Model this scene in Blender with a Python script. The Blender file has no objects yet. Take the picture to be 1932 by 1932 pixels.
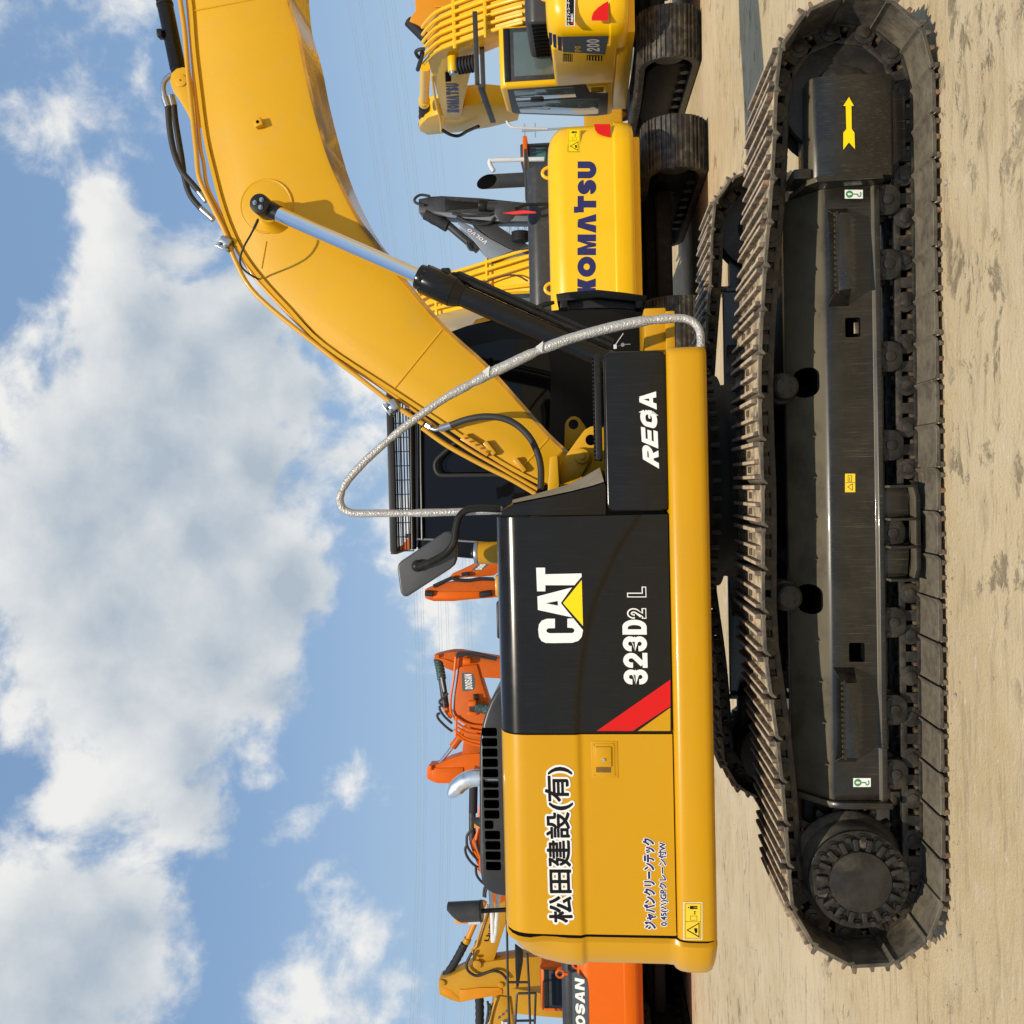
import bpy, bmesh, math, random
from math import radians as rad, sin, cos, pi
from mathutils import Vector, Matrix, noise as mnoise

random.seed(7)
SC = bpy.context.scene
COL = SC.collection

# ------------------------------------------------------------------ camera
F_PX, HALF = 1780.0, 966.0            # focal length and half width, in 1932-px picture units
PITCH, ROLL, YAW = rad(5.04), rad(1.26), rad(1.40)
CAM = Vector((0.0, -4.525, 1.62))
_F = Vector((-sin(YAW) * cos(PITCH), cos(YAW) * cos(PITCH), sin(PITCH)))
_R0 = Vector((cos(YAW), sin(YAW), 0))
_U0 = _R0.cross(_F)
_R = _R0 * cos(ROLL) - _U0 * sin(ROLL)
_U = _U0 * cos(ROLL) + _R0 * sin(ROLL)
cd = bpy.data.cameras.new('camera')
cam = bpy.data.objects.new('camera', cd)
COL.objects.link(cam)
cd.sensor_width = 36.0
cd.lens = 36.0 * F_PX / (2 * HALF)
cd.clip_start, cd.clip_end = 0.1, 3000
# the phone was held on its side: picture-right is the ground, picture-up is the machine's front
cam.matrix_world = Matrix((( -_U.x, _R.x, -_F.x, CAM.x), (-_U.y, _R.y, -_F.y, CAM.y), (-_U.z, _R.z, -_F.z, CAM.z), (0, 0, 0, 1)))
SC.camera = cam

def ray(dx, dy):
    return _F + _R * ((HALF - dy) / F_PX) - _U * ((dx - HALF) / F_PX)
def at(dx, dy, y):
    """point of the vertical plane y that lies in this direction"""
    r = ray(dx, dy)
    return CAM + r * ((y - CAM.y) / r.y)
def at_plane(dx, dy, p0, n):
    r = ray(dx, dy)
    return CAM + r * ((Vector(p0) - CAM).dot(n) / r.dot(n))

# ------------------------------------------------------------------ light
SUN_TO = Vector((0.10, 0.88, -1.0)).normalized()      # direction the light travels
sd = bpy.data.lights.new('sun', 'SUN'); sd.energy = 3.8; sd.angle = rad(0.53); sd.color = (1.0, 0.90, 0.74)
so = bpy.data.objects.new('sun', sd); COL.objects.link(so)
so.location = (3, -8, 12); so.rotation_euler = SUN_TO.to_track_quat('-Z', 'Y').to_euler()
SUN_FROM = -SUN_TO
SUN_EL = math.asin(SUN_FROM.z); SUN_ROT = math.atan2(SUN_FROM.x, SUN_FROM.y)

W = bpy.data.worlds.new('World'); SC.world = W; W.use_nodes = True
nt = W.node_tree; nt.nodes.clear()
def N(tree, kind, **kw):
    n = tree.nodes.new(kind)
    for k, v in kw.items(): setattr(n, k, v)
    return n
def L(tree, a, b): tree.links.new(a, b)
def fill(sock, v, tree):
    if isinstance(v, bpy.types.NodeSocket): tree.links.new(v, sock)
    else: sock.default_value = v
def M_(tree, op, a, b=None, c=None, clamp=False):
    n = tree.nodes.new('ShaderNodeMath'); n.operation = op; n.use_clamp = clamp
    for i, v in enumerate((a, b, c)):
        if v is not None: fill(n.inputs[i], v, tree)
    return n.outputs[0]
def VM(tree, op, a, b=None, scale=None):
    n = tree.nodes.new('ShaderNodeVectorMath'); n.operation = op
    fill(n.inputs[0], a, tree)
    if b is not None: fill(n.inputs[1], b, tree)
    if scale is not None: fill(n.inputs['Scale'], scale, tree)
    return n.outputs['Value'] if op in ('LENGTH', 'DISTANCE', 'DOT_PRODUCT') else n.outputs['Vector']
def SM(tree, v, lo, hi, a=0.0, b=1.0):
    n = tree.nodes.new('ShaderNodeMapRange'); n.interpolation_type = 'SMOOTHSTEP'
    fill(n.inputs[0], v, tree)
    for i, x in enumerate((lo, hi, a, b)): n.inputs[1 + i].default_value = x
    return n.outputs[0]
def MIX(tree, fac, a, b):
    n = tree.nodes.new('ShaderNodeMix'); n.data_type = 'RGBA'
    fill(n.inputs[0], fac, tree); fill(n.inputs[6], a, tree); fill(n.inputs[7], b, tree)
    return n.outputs[2]
def NOISE(tree, vec, scale, detail=4, rough=0.55, dist=0.0):
    n = tree.nodes.new('ShaderNodeTexNoise')
    if vec is not None: fill(n.inputs['Vector'], vec, tree)
    n.inputs['Scale'].default_value = scale; n.inputs['Detail'].default_value = detail
    n.inputs['Roughness'].default_value = rough; n.inputs['Distortion'].default_value = dist
    return n.outputs[0]

# cumulus field: cloud banks given by the compass direction and height they stand at
BANKS = [  # picture direction (x, y), angular radius, weight
    (90, 960, .17, 1), (230, 860, .17, 1), (150, 1130, .17, 1), (330, 1000, .17, 1), (330, 700, .13, 1), (230, 620, .10, 1),
    (440, 860, .12, 1), (470, 1080, .12, 1), (330, 1180, .14, 1), (420, 620, .10, 1), (520, 740, .07, .9), (190, 1290, .09, .9),
    (300, 1370, .10, 1), (430, 1260, .10, 1), (340, 1520, .07, .9), (250, 440, .06, .8), (210, 380, .05, .8), (370, 470, .06, .7), (480, 1420, .06, .6),
    (110, 1800, .13, 1), (190, 1740, .10, 1), (40, 1880, .15, 1), (150, 1480, .05, .55),
    (600, 1720, .08, .55), (680, 1760, .09, .5), (720, 1880, .10, .55), (560, 1840, .07, .6), (640, 1460, .05, .45), (560, 1530, .04, .4),
    (60, 60, .12, .48), (40, 180, .10, .50), (110, 230, .06, .38), (250, 60, .05, .36), (270, 210, .06, .36), (20, 1330, .04, .5),
    (760, 1000, .10, .5), (620, 880, .09, .6), (700, 720, .08, .4), (780, 1130, .07, .4)]
grp = bpy.data.node_groups.new('cloud_field', 'ShaderNodeTree')
grp.interface.new_socket('Vector', in_out='INPUT', socket_type='NodeSocketVector')
grp.interface.new_socket('Value', in_out='OUTPUT', socket_type='NodeSocketFloat'); grp.interface.new_socket('Bulk', in_out='OUTPUT', socket_type='NodeSocketFloat')
gi, go = N(grp, 'NodeGroupInput'), N(grp, 'NodeGroupOutput')
gv = gi.outputs[0]
w1 = N(grp, 'ShaderNodeTexNoise'); L(grp, gv, w1.inputs['Vector']); w1.inputs['Scale'].default_value = 6; w1.inputs['Detail'].default_value = 3
warp = VM(grp, 'SCALE', VM(grp, 'SUBTRACT', w1.outputs[1], (.5, .5, .5)), scale=0.10)
gw = VM(grp, 'ADD', gv, warp)
acc = None
for bx, by, br, bw in BANKS:
    c = ray(bx, by).normalized()
    d = VM(grp, 'DISTANCE', gw, tuple(c))
    t = M_(grp, 'MULTIPLY_ADD', d, -bw / br, bw)
    acc = t if acc is None else M_(grp, 'SMOOTH_MAX', acc, t, 0.25)
fb = NOISE(grp, gw, 6.5, 11, .62)
fb2 = NOISE(grp, gv, 26, 8, .62)
dens = M_(grp, 'MULTIPLY_ADD', M_(grp, 'SUBTRACT', fb, .5), 1.75, acc)
dens = M_(grp, 'MULTIPLY_ADD', M_(grp, 'SUBTRACT', fb2, .5), .55, dens)
L(grp, dens, go.inputs[0]); L(grp, M_(grp, 'MULTIPLY_ADD', M_(grp, 'SUBTRACT', NOISE(grp, gw, 5, 7, .55), .5), .75, acc), go.inputs[1])

tc = N(nt, 'ShaderNodeTexCoord'); dirv = VM(nt, 'NORMALIZE', tc.outputs['Generated'])
def cloud_at(v):
    g = N(nt, 'ShaderNodeGroup'); g.node_tree = grp; L(nt, v, g.inputs[0]); return g.outputs[0], g.outputs[1]
d0, s0 = cloud_at(dirv)
d1, s1 = cloud_at(VM(nt, 'NORMALIZE', VM(nt, 'ADD', dirv, tuple(Vector((.35, 0, .9)) * .045))))
cover = SM(nt, d0, .10, .50)
relief = M_(nt, 'SUBTRACT', d0, d1)
bulk = M_(nt, 'SUBTRACT', s0, s1)
lit = M_(nt, 'ADD', M_(nt, 'MULTIPLY_ADD', bulk, .55, M_(nt, 'MULTIPLY', relief, .60)), M_(nt, 'MULTIPLY_ADD', SM(nt, s0, .1, 1.05), -.92, 1.0), clamp=True)
ccol = MIX(nt, lit, (.46, .54, .62, 1), (.95, .94, .91, 1))
sky = N(nt, 'ShaderNodeTexSky'); sky.sky_type = 'NISHITA'; sky.sun_disc = False
sky.sun_elevation = SUN_EL; sky.sun_rotation = SUN_ROT; sky.air_density = 1.05; sky.dust_density = 0.35; sky.ozone_density = 3.2; sky.altitude = 20
bg1 = N(nt, 'ShaderNodeBackground'); bg1.inputs[1].default_value = 0.10; L(nt, sky.outputs[0], bg1.inputs[0])
bg2 = N(nt, 'ShaderNodeBackground'); bg2.inputs[1].default_value = 0.95; L(nt, ccol, bg2.inputs[0])
bg3 = N(nt, 'ShaderNodeBackground'); bg3.inputs[0].default_value = (.30, .485, .765, 1); bg3.inputs[1].default_value = 1.0   # thin high veil
mv = N(nt, 'ShaderNodeMixShader'); mv.inputs[0].default_value = .56; L(nt, bg1.outputs[0], mv.inputs[1]); L(nt, bg3.outputs[0], mv.inputs[2])
bg4 = N(nt, 'ShaderNodeBackground'); bg4.inputs[0].default_value = (.44, .575, .71, 1); bg4.inputs[1].default_value = 1.0   # milky air low down
sz = N(nt, 'ShaderNodeSeparateXYZ'); L(nt, dirv, sz.inputs[0])
mh = N(nt, 'ShaderNodeMixShader'); L(nt, SM(nt, sz.outputs[2], .42, .0, 0, .75), mh.inputs[0]); L(nt, mv.outputs[0], mh.inputs[1]); L(nt, bg4.outputs[0], mh.inputs[2])
mx = N(nt, 'ShaderNodeMixShader'); L(nt, M_(nt, 'MULTIPLY', cover, .94), mx.inputs[0]); L(nt, mh.outputs[0], mx.inputs[1]); L(nt, bg2.outputs[0], mx.inputs[2])
wo = N(nt, 'ShaderNodeOutputWorld'); L(nt, mx.outputs[0], wo.inputs[0])

SC.view_settings.view_transform = 'Standard'; SC.view_settings.look = 'None'
SC.view_settings.exposure = 0.0; SC.view_settings.gamma = 1.0; SC.view_settings.use_curve_mapping = False
# ------------------------------------------------------------------ materials
MATS = {}
def mk(name, base, rough=.4, metal=0.0, coat=0.0, var=.12, vscale=5, second=None, samt=.5, sscale=30, stretch=None, slo=.5, shi=.7,
       dust=0.0, dcol=(.40, .31, .20), dscale=9, bump=0.0, bscale=120, spec=None, rvar=.08, glass=None, up=0.0, voro=0.0):
    m = bpy.data.materials.new(name); m.use_nodes = True
    t = m.node_tree; bs = t.nodes['Principled BSDF']
    co = N(t, 'ShaderNodeTexCoord').outputs['Object']
    oi = N(t, 'ShaderNodeObjectInfo')
    rnd = M_(t, 'MULTIPLY', oi.outputs['Random'], 37.0)
    cmb = N(t, 'ShaderNodeCombineXYZ'); L(t, rnd, cmb.inputs[0]); L(t, rnd, cmb.inputs[1])
    p = VM(t, 'ADD', co, cmb.outputs[0])
    n1 = NOISE(t, p, vscale, 5, .6)
    b4 = (*base, 1)
    col = MIX(t, n1, tuple(c * (1 - var) for c in base) + (1,), tuple(min(1, c * (1 + var)) for c in base) + (1,))
    r = M_(t, 'MULTIPLY_ADD', M_(t, 'SUBTRACT', n1, .5), rvar * 2, rough)
    if second:
        ps = p
        if stretch:
            mp = N(t, 'ShaderNodeMapping'); L(t, p, mp.inputs[0]); mp.inputs['Scale'].default_value = stretch; ps = mp.outputs[0]
        n2 = NOISE(t, ps, sscale, 6, .65)
        n3 = NOISE(t, p, 2.6, 3, .5)
        f = M_(t, 'MULTIPLY', SM(t, n2, slo, shi, 0, samt), SM(t, n3, .32, .62, .25, 1.0))
        col = MIX(t, f, col, (*second, 1))
    if dust or up:
        nd = NOISE(t, p, dscale, 7, .68)
        f = SM(t, nd, .38, .68, 0, dust)
        if up:
            g = N(t, 'ShaderNodeNewGeometry'); sx = N(t, 'ShaderNodeSeparateXYZ'); L(t, g.outputs['Normal'], sx.inputs[0])
            f = M_(t, 'ADD', f, M_(t, 'MULTIPLY', SM(t, sx.outputs[2], .35, .85, 0, up), SM(t, nd, .25, .55, .5, 1)), clamp=True)
        col = MIX(t, f, col, (*dcol, 1))
        r = M_(t, 'ADD', r, M_(t, 'MULTIPLY', f, .45), clamp=True)
    L(t, col, bs.inputs['Base Color']); L(t, r, bs.inputs['Roughness'])
    bs.inputs['Metallic'].default_value = metal
    bs.inputs['Coat Weight'].default_value = coat; bs.inputs['Coat Roughness'].default_value = .06
    if spec is not None: bs.inputs['Specular IOR Level'].default_value = spec
    if bump:
        bn = N(t, 'ShaderNodeBump'); bn.inputs['Strength'].default_value = bump; bn.inputs['Distance'].default_value = .01
        if voro:
            v = N(t, 'ShaderNodeTexVoronoi'); L(t, p, v.inputs['Vector']); v.inputs['Scale'].default_value = voro
            h = M_(t, 'ADD', M_(t, 'MULTIPLY', v.outputs[0], -1.2), NOISE(t, p, bscale, 3, .6))
        else: h = NOISE(t, p, bscale, 4, .6)
        L(t, h, bn.inputs['Height']); L(t, bn.outputs[0], bs.inputs['Normal'])
    MATS[name] = m
    return m
mk('cat_yellow', (.605, .303, .002), .30, spec=.28, coat=.12, var=.05, vscale=3, second=(.60, .36, .08), samt=.28, sscale=7, stretch=(22, 22, .6), slo=.56, shi=.76, dust=.05, dcol=(.50, .33, .12), dscale=2.2, bump=.025, bscale=60, rvar=.07)
mk('boom_yellow', (.675, .358, .006), .42, spec=.3, coat=.05, var=.06, vscale=2.0, second=(.60, .34, .06), samt=.35, sscale=5, dust=.05, dcol=(.48, .32, .12), dscale=3, bump=.05, bscale=45)
mk('shaded_yellow', (.50, .24, .010), .22, spec=.5, coat=.3, var=.3, vscale=5, second=(.045, .026, .008), samt=.82, sscale=2.6, slo=.38, shi=.55, stretch=(1, 3, 1))  # darker yellow; shade and dark reflections put into the colour as patches
mk('pipe_yellow', (.66, .335, .012), .34, coat=.3, var=.06)
mk('gloss_black', (.0105, .0090, .0072), .20, spec=.30, var=.3, vscale=8, second=(.03, .029, .028), samt=.5, sscale=6, stretch=(26, 26, .9), slo=.52, shi=.72, bump=.004, bscale=300, rvar=.05)
mk('satin_black', (.0115, .0107, .0098), .42, spec=.30, var=.25, vscale=8, second=(.06, .055, .045), samt=.35, sscale=25, up=.0)
mk('dusty_black', (.016, .0165, .018), .30, coat=.3, up=.92, dcol=(.46, .36, .22), dust=.05)
mk('cab_black', (.0055, .0052, .0048), .30, spec=.20, var=.2, second=(.014, .013, .012), samt=.3, sscale=9)
mk('dust_film', (.40, .325, .215), .8, var=.12, vscale=12, second=(.22, .18, .12), samt=.5, sscale=14)
mk('mirror_grey', (.055, .055, .056), .38, spec=.5, var=.1)
mk('grey_panel', (.034, .034, .035), .34, spec=.4, var=.15, second=(.10, .095, .09), samt=.3, sscale=10)
mk('mesh_black', (.012, .012, .013), .5)
mk('void_black', (.003, .003, .003), .9, spec=.1)
mk('frame_black', (.0085, .0077, .0062), .27, spec=.45, coat=.18, var=.35, vscale=7, second=(.11, .092, .064), samt=.80, sscale=9, stretch=(26, 26, .5), slo=.53, shi=.76, dust=.09, dcol=(.135, .112, .068), dscale=4, up=.80, bump=.02)
mk('bare_steel', (.42, .40, .37), .34, metal=.9, var=.2, vscale=40, second=(.30, .20, .11), samt=.5, sscale=60)
mk('track_plate', (.036, .031, .025), .58, var=.3, vscale=8, second=(.19, .16, .11), samt=.50, sscale=7, stretch=(1, 1, 1), slo=.36, shi=.64, dust=.12, dcol=(.40, .33, .22), dscale=20, bump=.35, bscale=60, up=.22)
mk('track_outer', (.075, .062, .047), .62, var=.3, vscale=10, second=(.33, .17, .08), samt=.55, sscale=14, slo=.52, shi=.70, dust=.95, dcol=(.60, .475, .295), dscale=8, bump=.3, bscale=70, up=.25)
mk('grouser_steel', (.055, .043, .032), .60, metal=.0, var=.3, vscale=14, second=(.36, .165, .07), samt=.8, sscale=16, slo=.50, shi=.68, dust=.30, dcol=(.52, .40, .26), dscale=18, bump=.3, bscale=80, up=.85)
mk('link_steel', (.013, .0118, .010), .46, spec=.4, var=.3, second=(.11, .085, .055), samt=.6, sscale=18, dust=.16, dcol=(.22, .17, .11), dscale=11, bump=.12, bscale=60)
mk('bolt_steel', (.10, .07, .042), .5, metal=.4, second=(.30, .21, .11), samt=.7, sscale=40)
mk('casting_black', (.0125, .012, .011), .42, spec=.4, var=.3, second=(.075, .063, .045), samt=.55, sscale=9, dust=.12, dcol=(.15, .12, .08), dscale=7, bump=.25, bscale=55)
mk('drive_dusty', (.05, .046, .040), .60, second=(.20, .17, .125), samt=.65, sscale=10, slo=.40, shi=.66, bump=.2, bscale=70, up=.4, dcol=(.25, .21, .15))
mk('rubber', (.022, .021, .020), .62, var=.3, bump=.1, bscale=150)
mk('chrome', (.82, .82, .84), .07, metal=1.0, var=.02)
mk('zinc', (.40, .42, .44), .36, metal=.95, var=.1, vscale=30)
mk('exhaust_steel', (.90, .89, .87), .36, metal=1.0, var=.08, vscale=20, second=(.45, .38, .28), samt=.6, sscale=14, slo=.5, shi=.7, bump=.05)
mk('foil_wrap', (.47, .455, .425), .42, metal=.35, var=.14, vscale=30, second=(.55, .51, .43), samt=.6, sscale=9, bump=.38, bscale=60, voro=100)
mk('foam_wrap', (.66, .66, .66), .6, second=(.35, .36, .37), samt=.5, sscale=30, bump=.3, bscale=60)
mk('decal_white', (.86, .85, .82), .45, var=.02)
mk('decal_black', (.008, .0065, .0065), .45, var=.1, spec=.2)
mk('decal_yellow', (.90, .66, .003), .45, spec=.3, var=.03)
mk('decal_gold', (.86, .60, .03), .4, var=.04)
mk('decal_red', (.66, .008, .007), .35, spec=.3, var=.04)
mk('decal_navy', (.016, .016, .105), .4, var=.05)
mk('decal_green', (.03, .26, .08), .5, var=.05)
mk('decal_grey', (.07, .085, .10), .45)
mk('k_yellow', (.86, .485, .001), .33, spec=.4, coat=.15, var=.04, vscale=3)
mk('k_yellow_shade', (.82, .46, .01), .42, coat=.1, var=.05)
mk('orange', (.70, .120, .001), .38, spec=.22, var=.06, vscale=3, second=(.55, .13, .03), samt=.2, sscale=14)
mk('orange_worn', (.54, .098, .003), .45, spec=.25, var=.12, vscale=4, second=(.16, .07, .03), samt=.45, sscale=12, slo=.55, shi=.7)
mk('ochre', (.50, .250, .008), .42, spec=.3, var=.08, vscale=3, second=(.50, .30, .08), samt=.25, sscale=12)
mk('ochre_arm', (.66, .25, .006), .42, spec=.3, var=.06)
mk('charcoal', (.040, .040, .041), .40, spec=.35, var=.12, second=(.12, .11, .10), samt=.3, sscale=12)
mk('silver_side', (.22, .245, .28), .36, coat=.2, metal=.2, var=.06)
mk('sleeve', (.012, .012, .015), .75, var=.4, bump=.9, bscale=38)
mk('sleeve_green', (.03, .06, .055), .6, var=.4, second=(.30, .42, .38), samt=.7, sscale=28, bump=.9, bscale=30)
mk('glass_dark', (.006, .0062, .0065), .05, spec=.25, var=.1, rvar=.01)
mk('glass_green', (.10, .13, .115), .05, coat=.6, var=.25, vscale=3, rvar=.01)
mk('glass_teal', (.03, .14, .15), .08, coat=.5, var=.2)
mk('k_track', (.030, .027, .024), .46, metal=.2, var=.3, vscale=6, second=(.16, .13, .09), samt=.6, sscale=9, slo=.45, shi=.66, dust=.15, dcol=(.30, .24, .16), bump=.2, bscale=60)
mk('dark_underbody', (.009, .0082, .0072), .6, spec=.25, second=(.04, .035, .028), samt=.5, sscale=9)
mk('amber', (.80, .30, .01), .2, coat=.4)
mk('ribbon_red', (.75, .03, .035), .5, var=.2)
mk('galvanised', (.30, .32, .35), .5, metal=.3)
mk('wire', (.30, .34, .40), .6)
mk('pebble', (.36, .30, .22), .8, var=.35, vscale=14)
mk('bird_white', (.75, .72, .66), .8)

def ground_material():
    m = bpy.data.materials.new('yard_ground'); m.use_nodes = True; t = m.node_tree; bs = t.nodes['Principled BSDF']
    p = N(t, 'ShaderNodeTexCoord').outputs['Object']
    def mp(sc):
        n = N(t, 'ShaderNodeMapping'); L(t, p, n.inputs[0]); n.inputs['Scale'].default_value = sc; return n.outputs[0]
    a = NOISE(t, p, .55, 6, .6); b = NOISE(t, p, 3.2, 8, .65, .3); c = NOISE(t, p, 46, 6, .7)
    col = MIX(t, SM(t, a, .35, .68), (.55, .415, .225, 1), (.66, .522, .318, 1))
    col = MIX(t, SM(t, b, .42, .75, 0, .55), col, (.66, .53, .345, 1))
    st = NOISE(t, mp((1.0, 5.5, 1)), 2.4, 8, .70, .5)            # drag and tyre streaks along the yard
    col = MIX(t, SM(t, st, .49, .68, 0, .62), col, (.34, .255, .15, 1))
    st2 = NOISE(t, mp((1.2, 10.0, 1)), 3.1, 6, .7, .4)
    col = MIX(t, SM(t, st2, .54, .72, 0, .55), col, (.66, .56, .42, 1))
    col = MIX(t, SM(t, c, .52, .76, 0, .20), col, (.38, .29, .175, 1))
    # dark scuffs and flaked patches
    k = NOISE(t, mp((1.0, 1.5, 1)), 3.0, 10, .74, .45); k2 = NOISE(t, p, .8, 3, .5)
    f = M_(t, 'MULTIPLY', SM(t, k, .545, .63), SM(t, k2, .44, .58))
    col = MIX(t, M_(t, 'MULTIPLY', f, .66), col, (.16, .115, .07, 1))
    k3 = NOISE(t, mp((1.2, 2.0, 1)), 4.2, 10, .76, .4)
    f3 = M_(t, 'MULTIPLY', SM(t, k3, .62, .70), SM(t, NOISE(t, p, 1.1, 3), .46, .58))
    col = MIX(t, M_(t, 'MULTIPLY', f3, .62), col, (.40, .25, .13, 1))
    w = NOISE(t, mp((1.5, 5, 1)), 6.0, 7, .7, 1.2)
    col = MIX(t, M_(t, 'MULTIPLY', SM(t, w, .60, .68), .65), col, (.72, .67, .58, 1))
    sp = N(t, 'ShaderNodeTexVoronoi'); L(t, p, sp.inputs['Vector']); sp.inputs['Scale'].default_value = 26
    col = MIX(t, M_(t, 'MULTIPLY', SM(t, sp.outputs[0], .10, .03), SM(t, NOISE(t, p, 5, 3), .5, .62)), col, (.22, .16, .10, 1))
    L(t, col, bs.inputs['Base Color']); bs.inputs['Roughness'].default_value = .85; bs.inputs['Specular IOR Level'].default_value = .25
    bn = N(t, 'ShaderNodeBump'); bn.inputs['Strength'].default_value = .75; bn.inputs['Distance'].default_value = .02
    h = M_(t, 'ADD', M_(t, 'MULTIPLY', st, .35), M_(t, 'ADD', M_(t, 'MULTIPLY', c, .55), M_(t, 'MULTIPLY', f, -.35)))
    L(t, h, bn.inputs['Height']); L(t, bn.outputs[0], bs.inputs['Normal'])
    MATS['yard_ground'] = m
ground_material()
# ------------------------------------------------------------------ mesh helpers
WM = {}
class MB:
    """collects shapes into one mesh; every shape may carry its own material slot"""
    def __init__(self): self.bm = bmesh.new(); self.mats = []
    def mi(self, m):
        if m is None: m = self.mats[0] if self.mats else 'cat_yellow'
        if m not in self.mats: self.mats.append(m)
        return self.mats.index(m)
    def take(self, t, m, bev=0, seg=2, smooth=True, ang=35):
        if bev:
            es = [e for e in t.edges if len(e.link_faces) == 2 and e.calc_face_angle(0) > rad(ang)]
            bmesh.ops.bevel(t, geom=es, offset=bev, segments=seg, profile=.5, affect='EDGES', clamp_overlap=True)
        i = self.mi(m)
        for f in t.faces: f.material_index = i; f.smooth = smooth
        me = bpy.data.meshes.new('tmp'); t.to_mesh(me); t.free()
        self.bm.from_mesh(me); bpy.data.meshes.remove(me)
        return self
    def box(self, c, s, m=None, bev=0, R=None, seg=2):
        t = bmesh.new(); bmesh.ops.create_cube(t, size=1)
        M = Matrix.Translation(c) @ (R.to_4x4() if R else Matrix()) @ Matrix.Diagonal((*s, 1))
        bmesh.ops.transform(t, matrix=M, verts=t.verts)
        return self.take(t, m, bev, seg)
    def prism(self, pts, vec, m=None, bev=0, seg=2, smooth=True):
        t = bmesh.new(); vec = Vector(vec)
        a = [t.verts.new(Vector(p)) for p in pts]; b = [t.verts.new(Vector(p) + vec) for p in pts]
        n = len(a); t.faces.new(a); t.faces.new(b[::-1])
        for i in range(n): t.faces.new((a[i], b[i], b[(i + 1) % n], a[(i + 1) % n]))
        bmesh.ops.recalc_face_normals(t, faces=t.faces)
        return self.take(t, m, bev, seg, smooth)
    def loft(self, rings, m=None, closed=True, caps=True, smooth=True, bev=0):
        t = bmesh.new(); R = [[t.verts.new(Vector(p)) for p in r] for r in rings]
        n = len(R[0])
        for a, b in zip(R, R[1:]):
            for i in range(n if closed else n - 1):
                j = (i + 1) % n
                try: t.faces.new((a[i], a[j], b[j], b[i]))
                except ValueError: pass
        if caps and closed: t.faces.new(R[0][::-1]); t.faces.new(R[-1])
        bmesh.ops.recalc_face_normals(t, faces=t.faces)
        return self.take(t, m, bev, 2, smooth)
    def cyl(self, p0, p1, r0, r1=None, m=None, n=20, bev=0, caps=True):
        p0, p1 = Vector(p0), Vector(p1); r1 = r0 if r1 is None else r1
        q = (p1 - p0).to_track_quat('Z', 'Y'); h = (p1 - p0).length
        rings = [[p0 + q @ Vector((r * cos(2 * pi * i / n), r * sin(2 * pi * i / n), z)) for i in range(n)] for r, z in ((r0, 0), (r1, h))]
        return self.loft(rings, m, True, caps, True, bev)
    def lathe(self, prof, p0, ax, m=None, n=28):
        p0 = Vector(p0); q = Vector(ax).normalized().to_track_quat('Z', 'Y')
        rings = [[p0 + q @ Vector((max(r, 1e-4) * cos(2 * pi * i / n), max(r, 1e-4) * sin(2 * pi * i / n), t)) for i in range(n)] for t, r in prof]
        return self.loft(rings, m)
    def tube(self, pts, r, m=None, n=10, sub=0, rf=None):
        P = [Vector(p) for p in pts]
        if sub: P = spline(P, sub)
        T = [(P[min(i + 1, len(P) - 1)] - P[max(i - 1, 0)]).normalized() for i in range(len(P))]
        ref = Vector((0, 0, 1)) if abs(T[0].z) < .9 else Vector((0, 1, 0))
        u = T[0].cross(ref).normalized(); rings = []
        for i, p in enumerate(P):
            u = (u - T[i] * u.dot(T[i])).normalized(); v = T[i].cross(u)
            rr = r(i / (len(P) - 1)) if callable(r) else r
            ring = []
            for k in range(n):
                a = 2 * pi * k / n; f = rr * (rf(i, k) if rf else 1)
                ring.append(p + (u * cos(a) + v * sin(a)) * f)
            rings.append(ring)
        return self.loft(rings, m)
    def ball(self, c, r, m=None, s=(1, 1, 1)):
        t = bmesh.new(); bmesh.ops.create_uvsphere(t, u_segments=16, v_segments=10, radius=r)
        bmesh.ops.transform(t, matrix=Matrix.Translation(c) @ Matrix.Diagonal((*s, 1)), verts=t.verts)
        return self.take(t, m)
    def bolt(self, c, ax, r=.012, h=.012, m=None):
        c = Vector(c); ax = Vector(ax).normalized()
        self.cyl(c, c + ax * h * .35, r * 1.35, None, m, 12); return self.cyl(c + ax * h * .3, c + ax * h, r, r * .94, m, 6)
    def quad(self, pts, m=None):
        t = bmesh.new(); t.faces.new([t.verts.new(Vector(p)) for p in pts]); return self.take(t, m, smooth=False)
    def polys(self, plist, m=None):
        t = bmesh.new()
        for pl in plist: t.faces.new([t.verts.new(Vector(p)) for p in pl])
        return self.take(t, m, smooth=False)
    def build(self, name, parent=None, ang=32, local=False):
        me = bpy.data.meshes.new(name); self.bm.to_mesh(me); self.bm.free()
        for m in self.mats: me.materials.append(MATS[m])
        if any(p.use_smooth for p in me.polygons): me.set_sharp_from_angle(angle=rad(ang))
        o = bpy.data.objects.new(name, me); COL.objects.link(o)
        adopt(o, parent, local); return o
def adopt(o, parent, local=False):
    WM[o.name] = Matrix()
    if parent is not None:
        o.parent = parent
        if not local: o.matrix_parent_inverse = WM[parent.name].inverted()
        else: WM[o.name] = WM[parent.name].copy()
def spline(P, sub):
    out = []
    for i in range(len(P) - 1):
        p0, p1, p2, p3 = P[max(i - 1, 0)], P[i], P[i + 1], P[min(i + 2, len(P) - 1)]
        for k in range(sub):
            t = k / sub
            out.append(.5 * ((2 * p1) + (p2 - p0) * t + (2 * p0 - 5 * p1 + 4 * p2 - p3) * t * t + (3 * p1 - p0 - 3 * p2 + p3) * t ** 3))
    return out + [P[-1]]
def thing(name, label, cat, loc=(0, 0, 0), rz=0.0, group=None):
    o = bpy.data.objects.new(name, None); COL.objects.link(o); o.empty_display_size = .3
    o.location = loc; o.rotation_euler = (0, 0, rz); o['label'] = label; o['category'] = cat
    if group: o['group'] = group
    WM[o.name] = Matrix.Translation(loc) @ Matrix.Rotation(rz, 4, 'Z'); return o
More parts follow.
